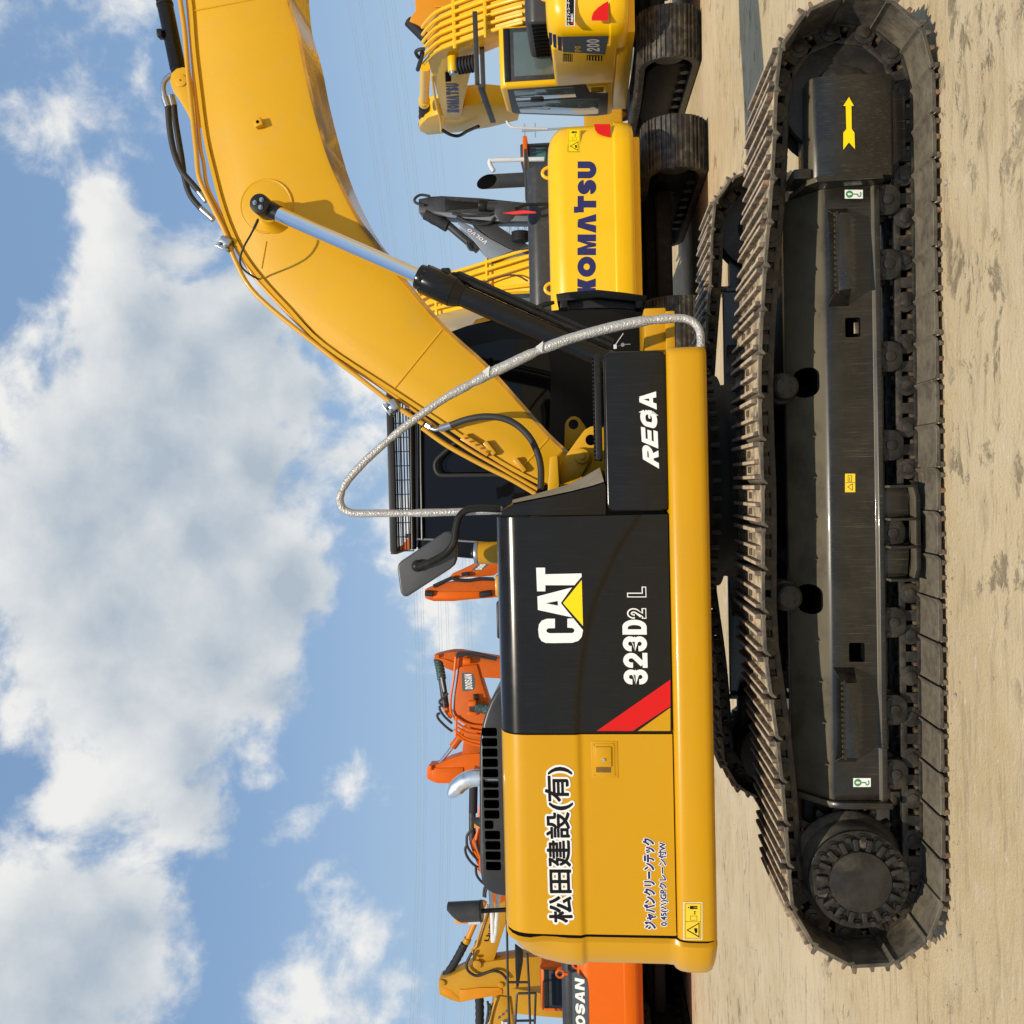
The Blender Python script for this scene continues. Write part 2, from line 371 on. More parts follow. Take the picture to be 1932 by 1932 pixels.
def tag(o, label, cat, group=None):
    o['label'] = label; o['category'] = cat
    if group: o['group'] = group
    return o
def rrect(cx, cz, w, h, r, n=4):
    pts = []
    for sx, sz, a0 in ((1, 1, 0), (-1, 1, 90), (-1, -1, 180), (1, -1, 270)):
        for k in range(n + 1):
            a = rad(a0 + 90 * k / n)
            pts.append((cx + sx * (w / 2 - r) + r * cos(a), cz + sz * (h / 2 - r) + r * sin(a)))
    return pts
def cut(o, cutters):
    """real openings: boolean difference, evaluated without operators"""
    for c in cutters:
        md = o.modifiers.new('hole', 'BOOLEAN'); md.operation = 'DIFFERENCE'; md.object = c; md.solver = 'EXACT'
        try: md.material_mode = 'TRANSFER'
        except Exception: pass
    bpy.context.view_layer.update()
    me = bpy.data.meshes.new_from_object(o.evaluated_get(bpy.context.evaluated_depsgraph_get()))
    o.modifiers.clear(); old = o.data; o.data = me; me.name = old.name; bpy.data.meshes.remove(old)
    me.set_sharp_from_angle(angle=rad(32))
    for c in cutters: bpy.data.objects.remove(c)
    return o

# ------------------------------------------------------------------ lettering
def font_polys(s, grow=0.0, copies=12, shear=0.0):
    """system glyphs as flat polygons; grow thickens every stroke with a round brush"""
    c = bpy.data.curves.new('glyphs', 'FONT'); c.body = s; c.resolution_u = 3; c.shear = shear
    o = bpy.data.objects.new('glyphs', c); COL.objects.link(o); bpy.context.view_layer.update()
    me = bpy.data.meshes.new_from_object(o.evaluated_get(bpy.context.evaluated_depsgraph_get()))
    vs = [v.co.xy.copy() for v in me.vertices]; base = [[vs[i] for i in p.vertices] for p in me.polygons]
    bpy.data.objects.remove(o); bpy.data.curves.remove(c); bpy.data.meshes.remove(me)
    x0 = min(v.x for v in vs); x1 = max(v.x for v in vs); y0 = min(v.y for v in vs); y1 = max(v.y for v in vs)
    out = [(base, 0)]
    if grow:
        out = []
        for k in range(copies):
            d = Vector((grow * cos(2 * pi * k / copies), grow * sin(2 * pi * k / copies)))
            out.append(([[p + d for p in pl] for pl in base], k + 1))
        out.append((base, 0))
    return out, (x0 - grow, y0 - grow, x1 + grow, y1 + grow)
def ribbon(P, w, closed=False):
    """quads of a stroke of width w along P"""
    P = [Vector(p) for p in P]; P = [p for i, p in enumerate(P) if i == 0 or (p - P[i - 1]).length > 1e-5]; n = len(P); lft, rgt = [], []
    for i in range(n):
        a = P[(i - 1) % n] if (closed or i) else None; b = P[(i + 1) % n] if (closed or i < n - 1) else None
        d1 = (P[i] - a).normalized() if a is not None else (b - P[i]).normalized()
        d2 = (b - P[i]).normalized() if b is not None else d1
        t = (d1 + d2).normalized(); nn = Vector((-t.y, t.x)); s = w / 2 / max(.35, nn.dot(Vector((-d1.y, d1.x))))
        lft.append(P[i] + nn * s); rgt.append(P[i] - nn * s)
    k = n if closed else n - 1
    return [[lft[i], rgt[i], rgt[(i + 1) % n], lft[(i + 1) % n]] for i in range(k)]
def arc(cx, cy, rx, ry, a0, a1, n=12): return [(cx + rx * cos(rad(a0 + (a1 - a0) * i / n)), cy + ry * sin(rad(a0 + (a1 - a0) * i / n))) for i in range(n + 1)]
def glyph(ch, W=.7, w=.26):
    h = w / 2; R = lambda a, b, c, d: [Vector((a, b)), Vector((c, b)), Vector((c, d)), Vector((a, d))]
    Q = lambda *p: [Vector(x) for x in p]
    if ch == 'K': return [R(0, 0, w, 1), Q((w * .9, .5), (W - w * 1.2, 1), (W, 1), (w * 1.95, .5)), Q((w * .9, .5), (w * 1.95, .5), (W, 0), (W - w * 1.2, 0))]
    if ch in 'O0': return ribbon(arc(W / 2, .5, W / 2 - h, .5 - h, 0, 360, 32)[:-1], w, True)
    if ch == 'M': return [R(0, 0, w, 1), R(W - w, 0, W, 1), Q((w, 1), (w, .55), (W / 2 - w * .25, 0), (W / 2, .45)), Q((W - w, 1), (W / 2, .45), (W / 2 + w * .25, 0), (W - w, .55)), Q((W / 2 - w * .25, 0), (W / 2 + w * .25, 0), (W / 2, .45))]
    if ch == 'A': return [Q((0, 0), (w * 1.08, 0), (W / 2 + w * .30, 1), (W / 2 - w * .55, 1)), Q((W, 0), (W / 2 + w * .55, 1), (W / 2 - w * .02, .9), (W - w * 1.08, 0)), R(W * .26, .2, W * .74, .2 + w * .72)]
    if ch == 'V': return [[Vector((p.x, 1 - p.y)) for p in pl] for pl in glyph('A', W, w)[:2]]
    if ch == '^': return glyph('A', W, w)[:2]
    if ch == 'T': return [R(0, 1 - w, W, 1), R(W / 2 - h, 0, W / 2 + h, 1 - w)]
    if ch == 'L': return [R(0, 0, w, 1), R(w, 0, W, w * .9)]
    if ch == 'I': return [R(0, 0, w, 1)]
    if ch == 'E': return [R(0, 0, w, 1), R(w, 0, W, w * .85), R(w, .5 - w * .4, W * .92, .5 + w * .4), R(w, 1 - w * .85, W, 1)]
    if ch == 'N': return [R(0, 0, w, 1), R(W - w, 0, W, 1), Q((w, 1), (w, .62), (W - w, 0), (W - w, .38))]
    if ch == 'U': return ribbon([(h, 1), (h, W / 2)] + arc(W / 2, W / 2, W / 2 - h, W / 2 - h, 180, 360, 14)[1:] + [(W - h, 1)], w)
    if ch == 'C': return ribbon([(W - h, .68)] + arc(W / 2, .66, W / 2 - h, .34 - h, 0, 180) + arc(W / 2, .34, W / 2 - h, .34 - h, 180, 360) + [(W - h, .32)], w)
    if ch == 'G': return glyph('C', W, w) + [R(W - w, .32, W, .52), R(W * .52, .40, W - w, .52)]
    if ch == 'D': return [R(0, 0, w, 1)] + ribbon([(w, h), (W * .5, h)] + arc(W * .5, .5, W * .5 - h, .5 - h, -90, 90, 14)[1:] + [(w, 1 - h)], w)
    if ch == 'P': return [R(0, 0, w, 1)] + ribbon([(w, .40 + h * .4), (W * .55, .40 + h * .4)] + arc(W * .55, .70 - h * .3, W * .45 - h, .30 - h * .7, -90, 90, 12)[1:] + [(w, 1 - h)], w)
    if ch == 'R': return glyph('P', W, w) + [Q((w * 1.1, .42), (W * .62, .42), (W, 0), (W - w * 1.15, 0))]
    if ch == 'S':
        r = (1 - w) / 4
        return ribbon([(W - h, .67)] + arc(W / 2, 1 - h - r, W / 2 - h, r, 5, 270, 16) + arc(W / 2, h + r, W / 2 - h, r, 90, -175, 16) + [(h, .33)], w)
    if ch == '3':
        r = (1 - w) / 4
        return ribbon([(h, .64)] + arc(W / 2, 1 - h - r, W / 2 - h, r, 180, -90, 14) + arc(W / 2, h + r, W / 2 - h, r, 90, -180, 14) + [(h, .36)], w)
    if ch == '2':
        r = (1 - w) / 4
        return ribbon([(h, .60)] + arc(W / 2, 1 - h - r * 1.15, W / 2 - h, r * 1.15, 180, -35, 14) + [(h * 1.3, w * .9)], w) + [R(0, 0, W, w * .92)]
    if ch == 'Y': return [R(W / 2 - h, 0, W / 2 + h, .5), Q((0, 1), (w * 1.1, 1), (W / 2 + h, .5), (W / 2 - h, .5)), Q((W, 1), (W / 2 + h, .5), (W / 2 - h, .5), (W - w * 1.1, 1))]
    return []
def word(spec, gap=.08, w=.26, shear=0.0):
    """spec: [(letter, width), ...] -> polygons with cap height 1"""
    x = 0; out = []
    for k, (ch, W) in enumerate(spec):
        for pl in glyph(ch, W, w): out.append([Vector((p.x + x + shear * p.y, p.y)) for p in pl])
        x += W + gap
    return out, x - gap
def rounded(cx, cy, w, h, r): return [Vector(p) for p in rrect(cx, cy, w, h, r)]
def decal(name, layers, parent, O, X, Y, local=False, lift=.0016):
    """layers: (polygons in metres, material, level); O origin, X and Y unit axes of the sticker"""
    O, X, Y = Vector(O), Vector(X).normalized(), Vector(Y).normalized(); Z = X.cross(Y)
    mb = MB()
    for pls, m, lv in layers:
        mb.polys([[O + X * p[0] + Y * p[1] + Z * (lift + .0006 * lv) for p in pl] for pl in pls], m)
    return mb.build(name, parent, local=local)
def fitw(pls, box, w, h, x=0, y=0):
    x0, y0, x1, y1 = box; sx, sy = w / (x1 - x0), h / (y1 - y0)
    return [[Vector((x + (p[0] - x0) * sx, y + (p[1] - y0) * sy)) for p in pl] for pl in pls]
def jp(s, w, h, bold, rim, col, x=0, y=0):
    """Japanese line with a white rim, as sticker layers"""
    A, bx = font_polys(s, bold, 10); B, _ = font_polys(s, rim, 14)
    lay = [(fitw(pl, bx, w, h, x, y), 'decal_white', .12 * k) for pl, k in B]
    return lay + [(fitw(pl, bx, w, h, x, y), col, 3 + .12 * k) for pl, k in A]
# ------------------------------------------------------------------ ground
def ZR(ox, oy, s):
    k = .64572 * s / 1932
    return lambda zx, zy: (ox * .64572 + zx * k, oy * .64572 + zy * k)
Z1, Z2, Z3 = ZR(2000, 0, 992), ZR(2000, 1000, 992), ZR(2000, 2000, 992)
Z4, Z5, Z6, Z7, Z8 = ZR(1300, 1300, 900), ZR(1200, 2092, 900), ZR(1100, 0, 992), ZR(950, 800, 1000), ZR(400, 0, 900)
ZA, ZB, ZC = ZR(1400, 0, 600), ZR(1200, 0, 400), ZR(1200, 400, 500)
ZD, ZE, ZF, ZG = ZR(1200, 1550, 300), ZR(1200, 1850, 300), ZR(1200, 2150, 400), ZR(1200, 2540, 452)
ZH, ZI, ZJ, ZK = ZR(1500, 2640, 600), ZR(1650, 880, 350), ZR(1400, 600, 700), ZR(1500, 1250, 600)
def zat(z, pts, y): return [at(*z(*p), y) for p in pts]
def quadmap(pls, Wd, z, q, y, lift=.0016, H=1.0):
    """put flat letters (0..Wd, 0..H) onto the surface y so they fill the quad TL, TR, BR, BL"""
    TL, TR, BR, BL = [at(*z(*p), y - lift) for p in q]
    out = []
    for pl in pls:
        r = []
        for p in pl:
            s, t = p[0] / Wd, p[1] / H
            r.append((BL * (1 - s) + BR * s) * (1 - t) + (TL * (1 - s) + TR * s) * t)
        out.append(r)
    return out
def sticker(name, layers, parent):
    mb = MB()
    for pls, m in layers: mb.polys([[p + Vector((0, -min(i, 90) * 8e-6, 0)) for p in pl] for i, pl in enumerate(pls)], m)
    return mb.build(name, parent)

g = MB(); g.quad([(-700, -60, 0), (700, -60, 0), (700, 1200, 0), (-700, 1200, 0)], 'yard_ground')
go_ = g.build('ground'); go_['kind'] = 'structure'
pb = MB(); rp = random.Random(3)
for i in range(900):
    x = rp.uniform(-3.2, 3.2); y = (rp.uniform(-3.0, .1) if i % 3 else rp.gauss(-.03, .06)) if i < 600 else rp.uniform(.2, 9)
    if i >= 600: x = rp.uniform(-7, 9)
    s = rp.uniform(.0025, .007) if rp.random() < .95 else rp.uniform(.009, .016)
    t = bmesh.new(); bmesh.ops.create_icosphere(t, subdivisions=1, radius=s)
    for v in t.verts: v.co *= rp.uniform(.7, 1.2)
    bmesh.ops.transform(t, matrix=Matrix.Translation((x, y, s * .35)) @ Matrix.Diagonal((rp.uniform(.8, 1.5), 1, .7, 1)), verts=t.verts)
    pb.take(t, 'pebble', smooth=False)
po = pb.build('gravel'); po['kind'] = 'stuff'

# ------------------------------------------------------------------ the big excavator
EX = thing('excavator', 'large yellow and black excavator nearest the camera, CAT on its door, foil-wrapped handrail', 'excavator', (0, 1.54, 0))
YM = 1.54                                       # middle plane of the machine
# --- track chain path (plate surface), counter-clockwise seen from the camera
def track_path():
    R, xc, zc, xr = .36, 1.952, .385, 1.897
    P = [(x, .025) for x in [-xc + i * (xc + xr) / 60 for i in range(61)]]
    P += [(xr + R * sin(a), zc - R * cos(a)) for a in [rad(180 * i / 30) for i in range(1, 30)]]
    top = [(1.895, .745), (1.5, .765), (1.0, .812), (.50, .846), (-.1, .840), (-.74, .846), (-1.15, .800), (-1.5, .768), (-1.95, .745)]
    sp = spline([Vector((a, b)) for a, b in top], 8); P += [(p.x, p.y) for p in sp]
    P += [(-xc - R * sin(a), zc + R * cos(a)) for a in [rad(180 * i / 30) for i in range(1, 30)]]
    return [Vector(p) for p in P]
def spread(P, n, phase=0.0):
    Q = P + [P[0]]; d = [0]
    for a, b in zip(Q, Q[1:]): d.append(d[-1] + (b - a).length)
    tot = d[-1]; out = []
    def pos(s):
        s %= tot
        for i in range(len(Q) - 1):
            if d[i + 1] >= s: return Q[i].lerp(Q[i + 1], (s - d[i]) / max(1e-9, d[i + 1] - d[i]))
        return Q[-1].copy()
    h = tot / n / 2
    for k in range(n):
        s = (k + phase) * tot / n; a, b = pos(s - h), pos(s + h)
        T = (b - a).normalized(); m = (a + b) / 2
        out.append((m, T))
    return out, tot / n
SHOES, PITCH_M = spread(track_path(), 49, .35)
def shoe_matrix(m, T, y):
    X = Vector((T.x, 0, T.y)); Zn = Vector((T.y, 0, -T.x)); Yv = Zn.cross(X)
    return Matrix(((X.x, Yv.x, Zn.x, m.x), (X.y, Yv.y, Zn.y, y), (X.z, Yv.z, Zn.z, m.y), (0, 0, 0, 1)))
def shoe_mesh():
    mb = MB(); w = .35; k = PITCH_M / .2
    prof = [(-.095, 0), (.070, 0), (.084, -.003), (.095, -.013), (.102, -.030), (.096, -.035), (.086, -.026), (.076, -.017), (-.074, -.017), (-.084, -.021), (-.095, -.021)]
    mb.prism([(x * k, -w, z) for x, z in prof], (0, 2 * w, 0), 'track_plate', .002, 1)
    mb.box((-.012 * k, 0, .0015), (.166 * k, 2 * w * .985, .003), 'track_outer')
    for gx, hh, gw in ((-.086, .032, .0150), (-.004, .028, .0135), (.066, .028, .0135)):
        mb.prism([((gx - gw) * k, -w * .985, -.001), ((gx + gw) * k, -w * .985, -.001), ((gx + gw * .62) * k, -w * .985, hh), ((gx - gw * .62) * k, -w * .985, hh)], (0, 2 * w * .985, 0), 'grouser_steel', .004, 2)
    for sx in (-.046, .030):
        for sy in (-.088, .088):
            mb.box((sx * k, sy, .006), (.032, .030, .016), 'bolt_steel', .004)
    return mb
def link_mesh():
    mb = MB(); k = PITCH_M / .2
    for s in (-1, 1):
        y = s * .086
        mb.box((0, y, -.102), (.196 * k, .034, .032), 'link_steel', .006)
        mb.box((0, y, -.0235), (.170 * k, .034, .020), 'link_steel', .003)
        mb.box((-.008, y, -.06), (.050, .030, .09), 'link_steel')
        mb.box((-.084 * k, y, -.06), (.040, .030, .085), 'link_steel')
        mb.cyl((.1 * k, y - .020, -.066), (.1 * k, y + .020, -.066), .050, None, 'link_steel', 20, .004)
        mb.cyl((.1 * k, y + s * .018, -.066), (.1 * k, y + s * .028, -.066), .028, None, 'link_steel', 6, .002)
        for sx in (-.046, .030):
            mb.cyl((sx * k, y, -.030), (sx * k, y, -.052), .017, None, 'bolt_steel', 6, .002)
    mb.cyl((.1 * k, -.08, -.066), (.1 * k, .08, -.066), .026, None, 'link_steel', 12)
    return mb
_shoe = shoe_mesh().build('track_shoe'); SHOE_ME = _shoe.data; bpy.data.objects.remove(_shoe)
_lk = link_mesh(); _lo = _lk.build('link'); LINK_ME = _lo.data; bpy.data.objects.remove(_lo)
def crawler(y):
    mb = MB()
    for m in LINK_ME.materials: mb.mi(m.name)
    for m, T in SHOES:
        t = bmesh.new(); t.from_mesh(LINK_ME); bmesh.ops.transform(t, matrix=shoe_matrix(m, T, y), verts=t.verts)
        me = bpy.data.meshes.new('tmp'); t.to_mesh(me); t.free(); mb.bm.from_mesh(me); bpy.data.meshes.remove(me)
    ch = mb.build('crawler_track', EX)
    for m, T in SHOES:
        o = bpy.data.objects.new('track_shoe', SHOE_ME); COL.objects.link(o); o.parent = ch
        o.matrix_local = shoe_matrix(m, T, y) @ Matrix.Rotation(rad(random.uniform(-.6, .6)), 4, 'Y')
    return ch
crawler(.35); crawler(3.08 - .35)

# --- track frame, rollers, idler, sprocket and final drive of the near side; mirrored for the far side
NEAR = []
def near(mb, name, parent=EX, **k):
    o = mb.build(name, parent, **k); NEAR.append((o, parent)); return o
fr = MB()
sec = [(.46, .640), (.40, .640), (.222, .498), (.206, .482), (.200, .462), (.200, .262), (.186, .254), (.182, .246), (.182, .226), (.46, .226)]
fr.prism([(-1.57, y, z) for y, z in sec], (2.99, 0, 0), 'frame_black', .004, 2)
frame = fr.build('track_frame', EX)
def hole(pts, y0, y1, m='void_black'):
    c = MB(); c.prism([Vector((p[0], y0, p[1])) for p in pts], (0, y1 - y0, 0), m); return c.build('cutter')
cuts = []
for z, b in ((Z1, (915, 1000, 1805, 1920)), (Z2, (937, 1025, 1710, 1820))):
    a, c = at(*z(b[0], b[3]), .2), at(*z(b[1], b[2]), .2)
    cuts.append(hole(rrect((a.x + c.x) / 2, (a.z + c.z) / 2, abs(c.x - a.x), abs(a.z - c.z), .008), .1, .36))
for b in ((640, 755, 140, 315), (662, 775, 1378, 1550)):
    a, c = at(*Z2(b[0], b[3]), .28), at(*Z2(b[1], b[2]), .28)
    cuts.append(hole(rrect((a.x + c.x) / 2, (a.z + c.z) / 2, abs(c.x - a.x), abs(a.z - c.z), .045), .1, .44))
cut(frame, cuts); NEAR.append((frame, EX))
# scrap of rust left in the front opening
sb = MB(); q = at(*Z1(985, 1865), .23); sb.box((q.x, .24, q.z), (.055, .02, .028), 'grouser_steel', .004); sb.build('rust_patch', frame)
# end plates
e = MB()
e.prism([(-1.57, .50, .655), (-1.57, .34, .625), (-1.57, .19, .50), (-1.57, .165, .44), (-1.57, .165, .205), (-1.57, .50, .205)], (-.035, 0, 0), 'frame_black', .008)
near(e, 'frame_end_plate', frame); e = MB()
e.prism([(1.42, .47, .62), (1.42, .36, .615), (1.42, .15, .575), (1.42, .10, .54), (1.42, .095, .235), (1.42, .14, .215), (1.42, .47, .215)], (.028, 0, 0), 'frame_black', .006)
near(e, 'frame_end_plate', frame)
# idler cover with the yellow arrow
ic = MB()
ic.prism([(1.446, .34, .572), (1.446, .165, .562), (1.446, .135, .548), (1.446, .120, .522), (1.446, .112, .36), (1.446, .135, .18), (1.446, .165, .165), (1.446, .34, .165)], (.478, 0, 0), 'frame_black', .006)
ic.prism([(1.50, .20, .165), (1.88, .20, .165), (1.84, .20, .095), (1.56, .20, .095)], (0, .02, 0), 'frame_black', .004)
ic.box((1.47, .22, .60), (.05, .20, .085), 'frame_black', .01)
cov = near(ic, 'idler_cover')
arrow = [(932, 558), (960, 608), (946, 609), (948, 740), (963, 760), (966, 853), (932, 815), (900, 857), (900, 760), (917, 740), (914, 609), (900, 608)]
ar = MB(); ar.prism([p + Vector((0, -.012, 0)) for p in zat(Z1, arrow, .118)], (0, .001, 0), 'decal_yellow'); ar.build('arrow_decal', cov)
# footholds with toothed edges
for z, b in ((Z1, (1190, 1745)), (None, None)):
    mb = MB()
    if z: xa, xb = at(*Z1(830, b[1]), .2).x, at(*Z1(830, b[0]), .2).x
    else: xa, xb = at(*Z3(890, 440), .2).x, at(*Z2(880, 1850), .2).x
    yf0 = .085; top = at(1585, 1000, yf0).z + .004
    n = 15
    for i in range(n):
        x = xa + .055 + (xb - xa - .11) * i / (n - 1)
        mb.prism([(x - .015, yf0, top - .018), (x + .015, yf0, top - .018), (x + .005, yf0, top), (x - .005, yf0, top)], (0, .010, 0), 'frame_black')
    mb.prism([(xa + .055, yf0, top - .016), (xb - .055, yf0, top - .016), (xb - .055, yf0 + .010, top - .075), (xa + .055, yf0 - .022, top - .075)], (0, .010, 0), 'frame_black', .001)
    for x, s in ((xa, 1), (xb, -1)):
        mb.prism([(x, .199, top + .01), (x, .199, top - .09), (x + s * .06, yf0 + .010, top - .075), (x + s * .06, yf0, top - .016), (x + s * .04, yf0 + .03, top + .004)], (0, .008, .0), 'frame_black', .001)
    near(mb, 'foothold', frame)
# carrier rollers
for b in ((567, 250), (588, 1457)):
    c = at(*Z2(*b), .24); mb = MB(); p = Vector((c.x, 0, .668))
    mb.lathe([(0, 0), (0, .048), (.008, .060), (.03, .066), (.10, .066), (.11, .078), (.21, .078), (.22, .06), (.30, .06), (.30, 0)], (p.x, .235, p.z), (0, 1, 0), 'casting_black')
    for i in range(5):
        a = rad(72 * i + 20); mb.cyl((p.x + .035 * cos(a), .237, p.z + .035 * sin(a)), (p.x + .035 * cos(a), .229, p.z + .035 * sin(a)), .009, None, 'casting_black', 8)
    mb.box((p.x, .455, .62), (.06, .06, .10), 'frame_black', .01)
    near(mb, 'carrier_roller')
# lower rollers
for dy in (383, 504, 675.6, 841, 1005, 1171, 1334, 1454):
    x = at(1675, dy, .28).x; mb = MB()
    mb.lathe([(0, 0), (0, .05), (.012, .062), (.05, .064), (.06, .09), (.16, .09), (.17, .075), (.30, .075), (.30, 0)], (x, .25, .212), (0, 1, 0), 'casting_black')
    mb.prism([(x + a, .215, b) for a, b in [(-.075, .228), (.075, .228), (.075, .165), (.06, .135), (.03, .118), (-.03, .118), (-.06, .135), (-.075, .165)]], (0, .04, 0), 'casting_black', .006)
    mb.cyl((x, .222, .178), (x, .206, .178), .026, None, 'casting_black', 16, .004)
    mb.bolt((x + .055, .216, .208), (0, -1, 0), .010, .012, 'casting_black'); mb.bolt((x - .055, .216, .208), (0, -1, 0), .010, .012, 'casting_black')
    near(mb, 'lower_roller')
# chain guide under the middle of the frame
xa, xb = at(1700, 1096, .15).x, at(1700, 915, .15).x; mb = MB(); w = xb - xa
for x0, x1 in ((xa, xa + .17), (xb - .17, xb)):
    mb.box(((x0 + x1) / 2, .215, .165), (x1 - x0, .03, .12), 'frame_black', .003)
    mb.box((x0 + .006, .165, .155), (.012, .11, .13), 'frame_black', .002); mb.box((x1 - .006, .165, .155), (.012, .11, .13), 'frame_black', .002)
n = 12; arch = [(xa + .17, .115)] + [(xa + w / 2 - (w / 2 - .17) * cos(pi * i / n), .115 + .055 * sin(pi * i / n)) for i in range(1, n)] + [(xb - .17, .115)]
mb.prism([(xa, .20, .085), (xb, .20, .085), (xb, .20, .117)] + [(x, .20, .20 - z) for x, z in arch[::-1]] + [(xa, .20, .117)], (0, .02, 0), 'frame_black')
mb.prism([(xa, .125, .088), (xa + .06, .125, .074), (xb - .06, .125, .074), (xb, .125, .088), (xb, .125, .112), (xb - .06, .125, .098), (xa + .06, .125, .098), (xa, .125, .112)], (0, .10, 0), 'frame_black', .004)
near(mb, 'chain_guide')
# idler wheel
mb = MB()
mb.lathe([(0, 0), (0, .10), (.012, .13), (.04, .14), (.05, .235), (.06, .275), (.075, .285), (.085, .245), (.215, .245), (.225, .285), (.24, .275), (.26, .14), (.30, .10), (.30, 0)], (1.880, .20, .385), (0, 1, 0), 'casting_black', 40)
near(mb, 'idler')
# sprocket
mb = MB(); nt_ = 19; S0 = Vector((-1.925, .35, .392)); pts = []
for i in range(nt_):
    for a, r in ((0, .255), (.24, .262), (.40, .300), (.62, .300), (.78, .262)):
        an = 2 * pi * (i + a) / nt_; pts.append((S0.x + r * cos(an), .322, S0.z + r * sin(an)))
mb.prism(pts, (0, .055, 0), 'bare_steel' if False else 'casting_black', .004, 1)
for i in range(16):
    a = 2 * pi * i / 16; mb.bolt((S0.x + .232 * cos(a), .322, S0.z + .232 * sin(a)), (0, -1, 0), .014, .018, 'casting_black')
near(mb, 'sprocket')
# final drive with its ribbed cover
mb = MB(); C = Vector((-1.925, 0, .392)); y1 = .065
mb.lathe([(0, 0), (0, .212), (.03, .225), (.05, .236), (.075, .215), (.17, .212), (.21, .206), (.215, .13), (.2151, 0)][::-1] and
         [(0, 0), (.0, .262), (.02, .268), (.035, .262), (.06, .240), (.15, .232), (.19, .233)], (C.x, .322, C.z), (0, -1, 0), 'drive_dusty', 48)
mb.lathe([(0, 0), (0, .236), (.024, .238), (.028, .234), (.0285, .152), (.056, .146), (.060, .12), (.062, 0)], (C.x, .322 - .19, C.z), (0, -1, 0), 'casting_black', 48)
yf = .322 - .19 - .028
for i in range(18):
    a = 2 * pi * i / 18 + .1; ca, sa = cos(a), sin(a)
    M = Matrix.Rotation(-a, 3, 'Y')
    mb.box((C.x + .178 * ca, yf - .010, C.z + .178 * sa), (.058, .034, .026), 'casting_black', .006, M)
    if i % 9 != 4:
        b = a + pi / 18; mb.bolt((C.x + .210 * cos(b), yf, C.z + .210 * sin(b)), (0, -1, 0), .0150, .030, 'casting_black')
for a in (1.9, -.1):
    mb.cyl((C.x + .185 * cos(a), yf, C.z + .185 * sin(a)), (C.x + .185 * cos(a), yf - .016, C.z + .185 * sin(a)), .024, None, 'drive_dusty', 16, .004)
    mb.cyl((C.x + .185 * cos(a), yf - .012, C.z + .185 * sin(a)), (C.x + .185 * cos(a), yf - .021, C.z + .185 * sin(a)), .013, None, 'bolt_steel', 6)
near(mb, 'final_drive')
mb = MB(); mb.cyl((C.x, .385, C.z), (C.x, .80, C.z), .235, None, 'dark_underbody', 28, .02); mb.box((-1.74, .50, .44), (.40, .22, .30), 'dark_underbody', .02)
near(mb, 'travel_motor')
# far side: the same pieces mirrored across the middle of the machine
MIR = Matrix.Translation((0, 2 * YM, 0)) @ Matrix.Diagonal((1, -1, 1, 1))
par = {}
for o, p in NEAR:
    me = o.data.copy(); me.transform(MIR); me.flip_normals()
    c = bpy.data.objects.new(o.name.split('.')[0], me); COL.objects.link(c); par[o] = c
    adopt(c, par.get(p, p))
# car body and swing ring
mb = MB()
mb.cyl((.02, YM, .50), (.02, YM, .86), .62, .60, 'dark_underbody', 40)
for sx in (-1, 1):
    for sy in (-1, 1):
        mb.prism([(.02 + sx * .30, YM + sy * .2, .50), (.02 + sx * .62, YM + sy * .2, .50), (.02 + sx * 1.02, YM + sy * 1.10, .36), (.02 + sx * .45, YM + sy * 1.10, .36)], (0, 0, .26), 'dark_underbody', .02)
mb.cyl((.02, YM, .86), (.02, YM, 1.05), .66, .66, 'dark_underbody', 48)
for i in range(44):
    a = 2 * pi * i / 44; p = Vector((.02 + .70 * cos(a), YM + .70 * sin(a), .915)); mb.cyl(p, p + Vector((0, 0, .055)), .016, None, 'casting_black', 8)
mb.cyl((.02, YM, .965), (.02, YM, 1.0), .735, None, 'dark_underbody', 48)
mb.build('car_body', EX)
# stickers on the frame
def tow(z, x0, x1, y0, y1):
    f = lambda pts: [[p for p in zat(z, pl, .2 - .0014)] for pl in pts]
    h = x1 - x0; w = y1 - y0; cx, cy = x0 + h * .26, (y0 + y1) / 2; r = w * .42
    lay = [(f([[(x0, y0), (x1, y0), (x1, y1), (x0, y1)]]), 'decal_white')]
    circ = [(cx + r * cos(2 * pi * i / 20), cy + r * sin(2 * pi * i / 20)) for i in range(20)]
    g2 = lambda pts: [[p + Vector((0, -.0008, 0)) for p in pl] for pl in f(pts)]
    hook = ribbon([(cx + r, cy), (x0 + h * .70, cy)], w * .14) + ribbon([(x0 + h * .70, cy)] + arc(x0 + h * .80, cy, h * .09, w * .28, 180, -60, 10), w * .13)
    hook = [[(p.x, p.y) for p in pl] for pl in hook]
    lay.append((g2([circ] + hook), 'decal_green'))
    k = r * .62
    lay.append(([[p + Vector((0, -.0016, 0)) for p in pl] for pl in f([[(cx - k, cy), (cx - k * .1, cy - k * .8), (cx - k * .1, cy - k * .35), (cx + k * .9, cy - k * .35), (cx + k * .9, cy + k * .35), (cx - k * .1, cy + k * .35), (cx - k * .1, cy + k * .8)]])], 'decal_white'))
    sticker('tie_down_label', lay, frame)
tow(Z1, 912, 1015, 1080, 1130); tow(Z3, 960, 1060, 533, 583)
f = lambda pts, l: [[p + Vector((0, -l, 0)) for p in zat(Z2, pl, .2)] for pl in pts]
sticker('caution_label', [(f([[(913, 748), (971, 748), (971, 853), (913, 853)]], .0014), 'decal_gold'),
    (f([[(918, 797.5), (968, 797.5), (968, 800), (918, 800)]] + [[(p.x, p.y) for p in pl] for pl in ribbon([(928, 823), (955, 806), (955, 842)], 2.6, True) + ribbon([(930, 760), (950, 757), (950, 793), (930, 790)], 2.2, True)] + [[(938, 768), (940, 768), (940, 788), (938, 788)]], .0022), 'decal_black')], frame)
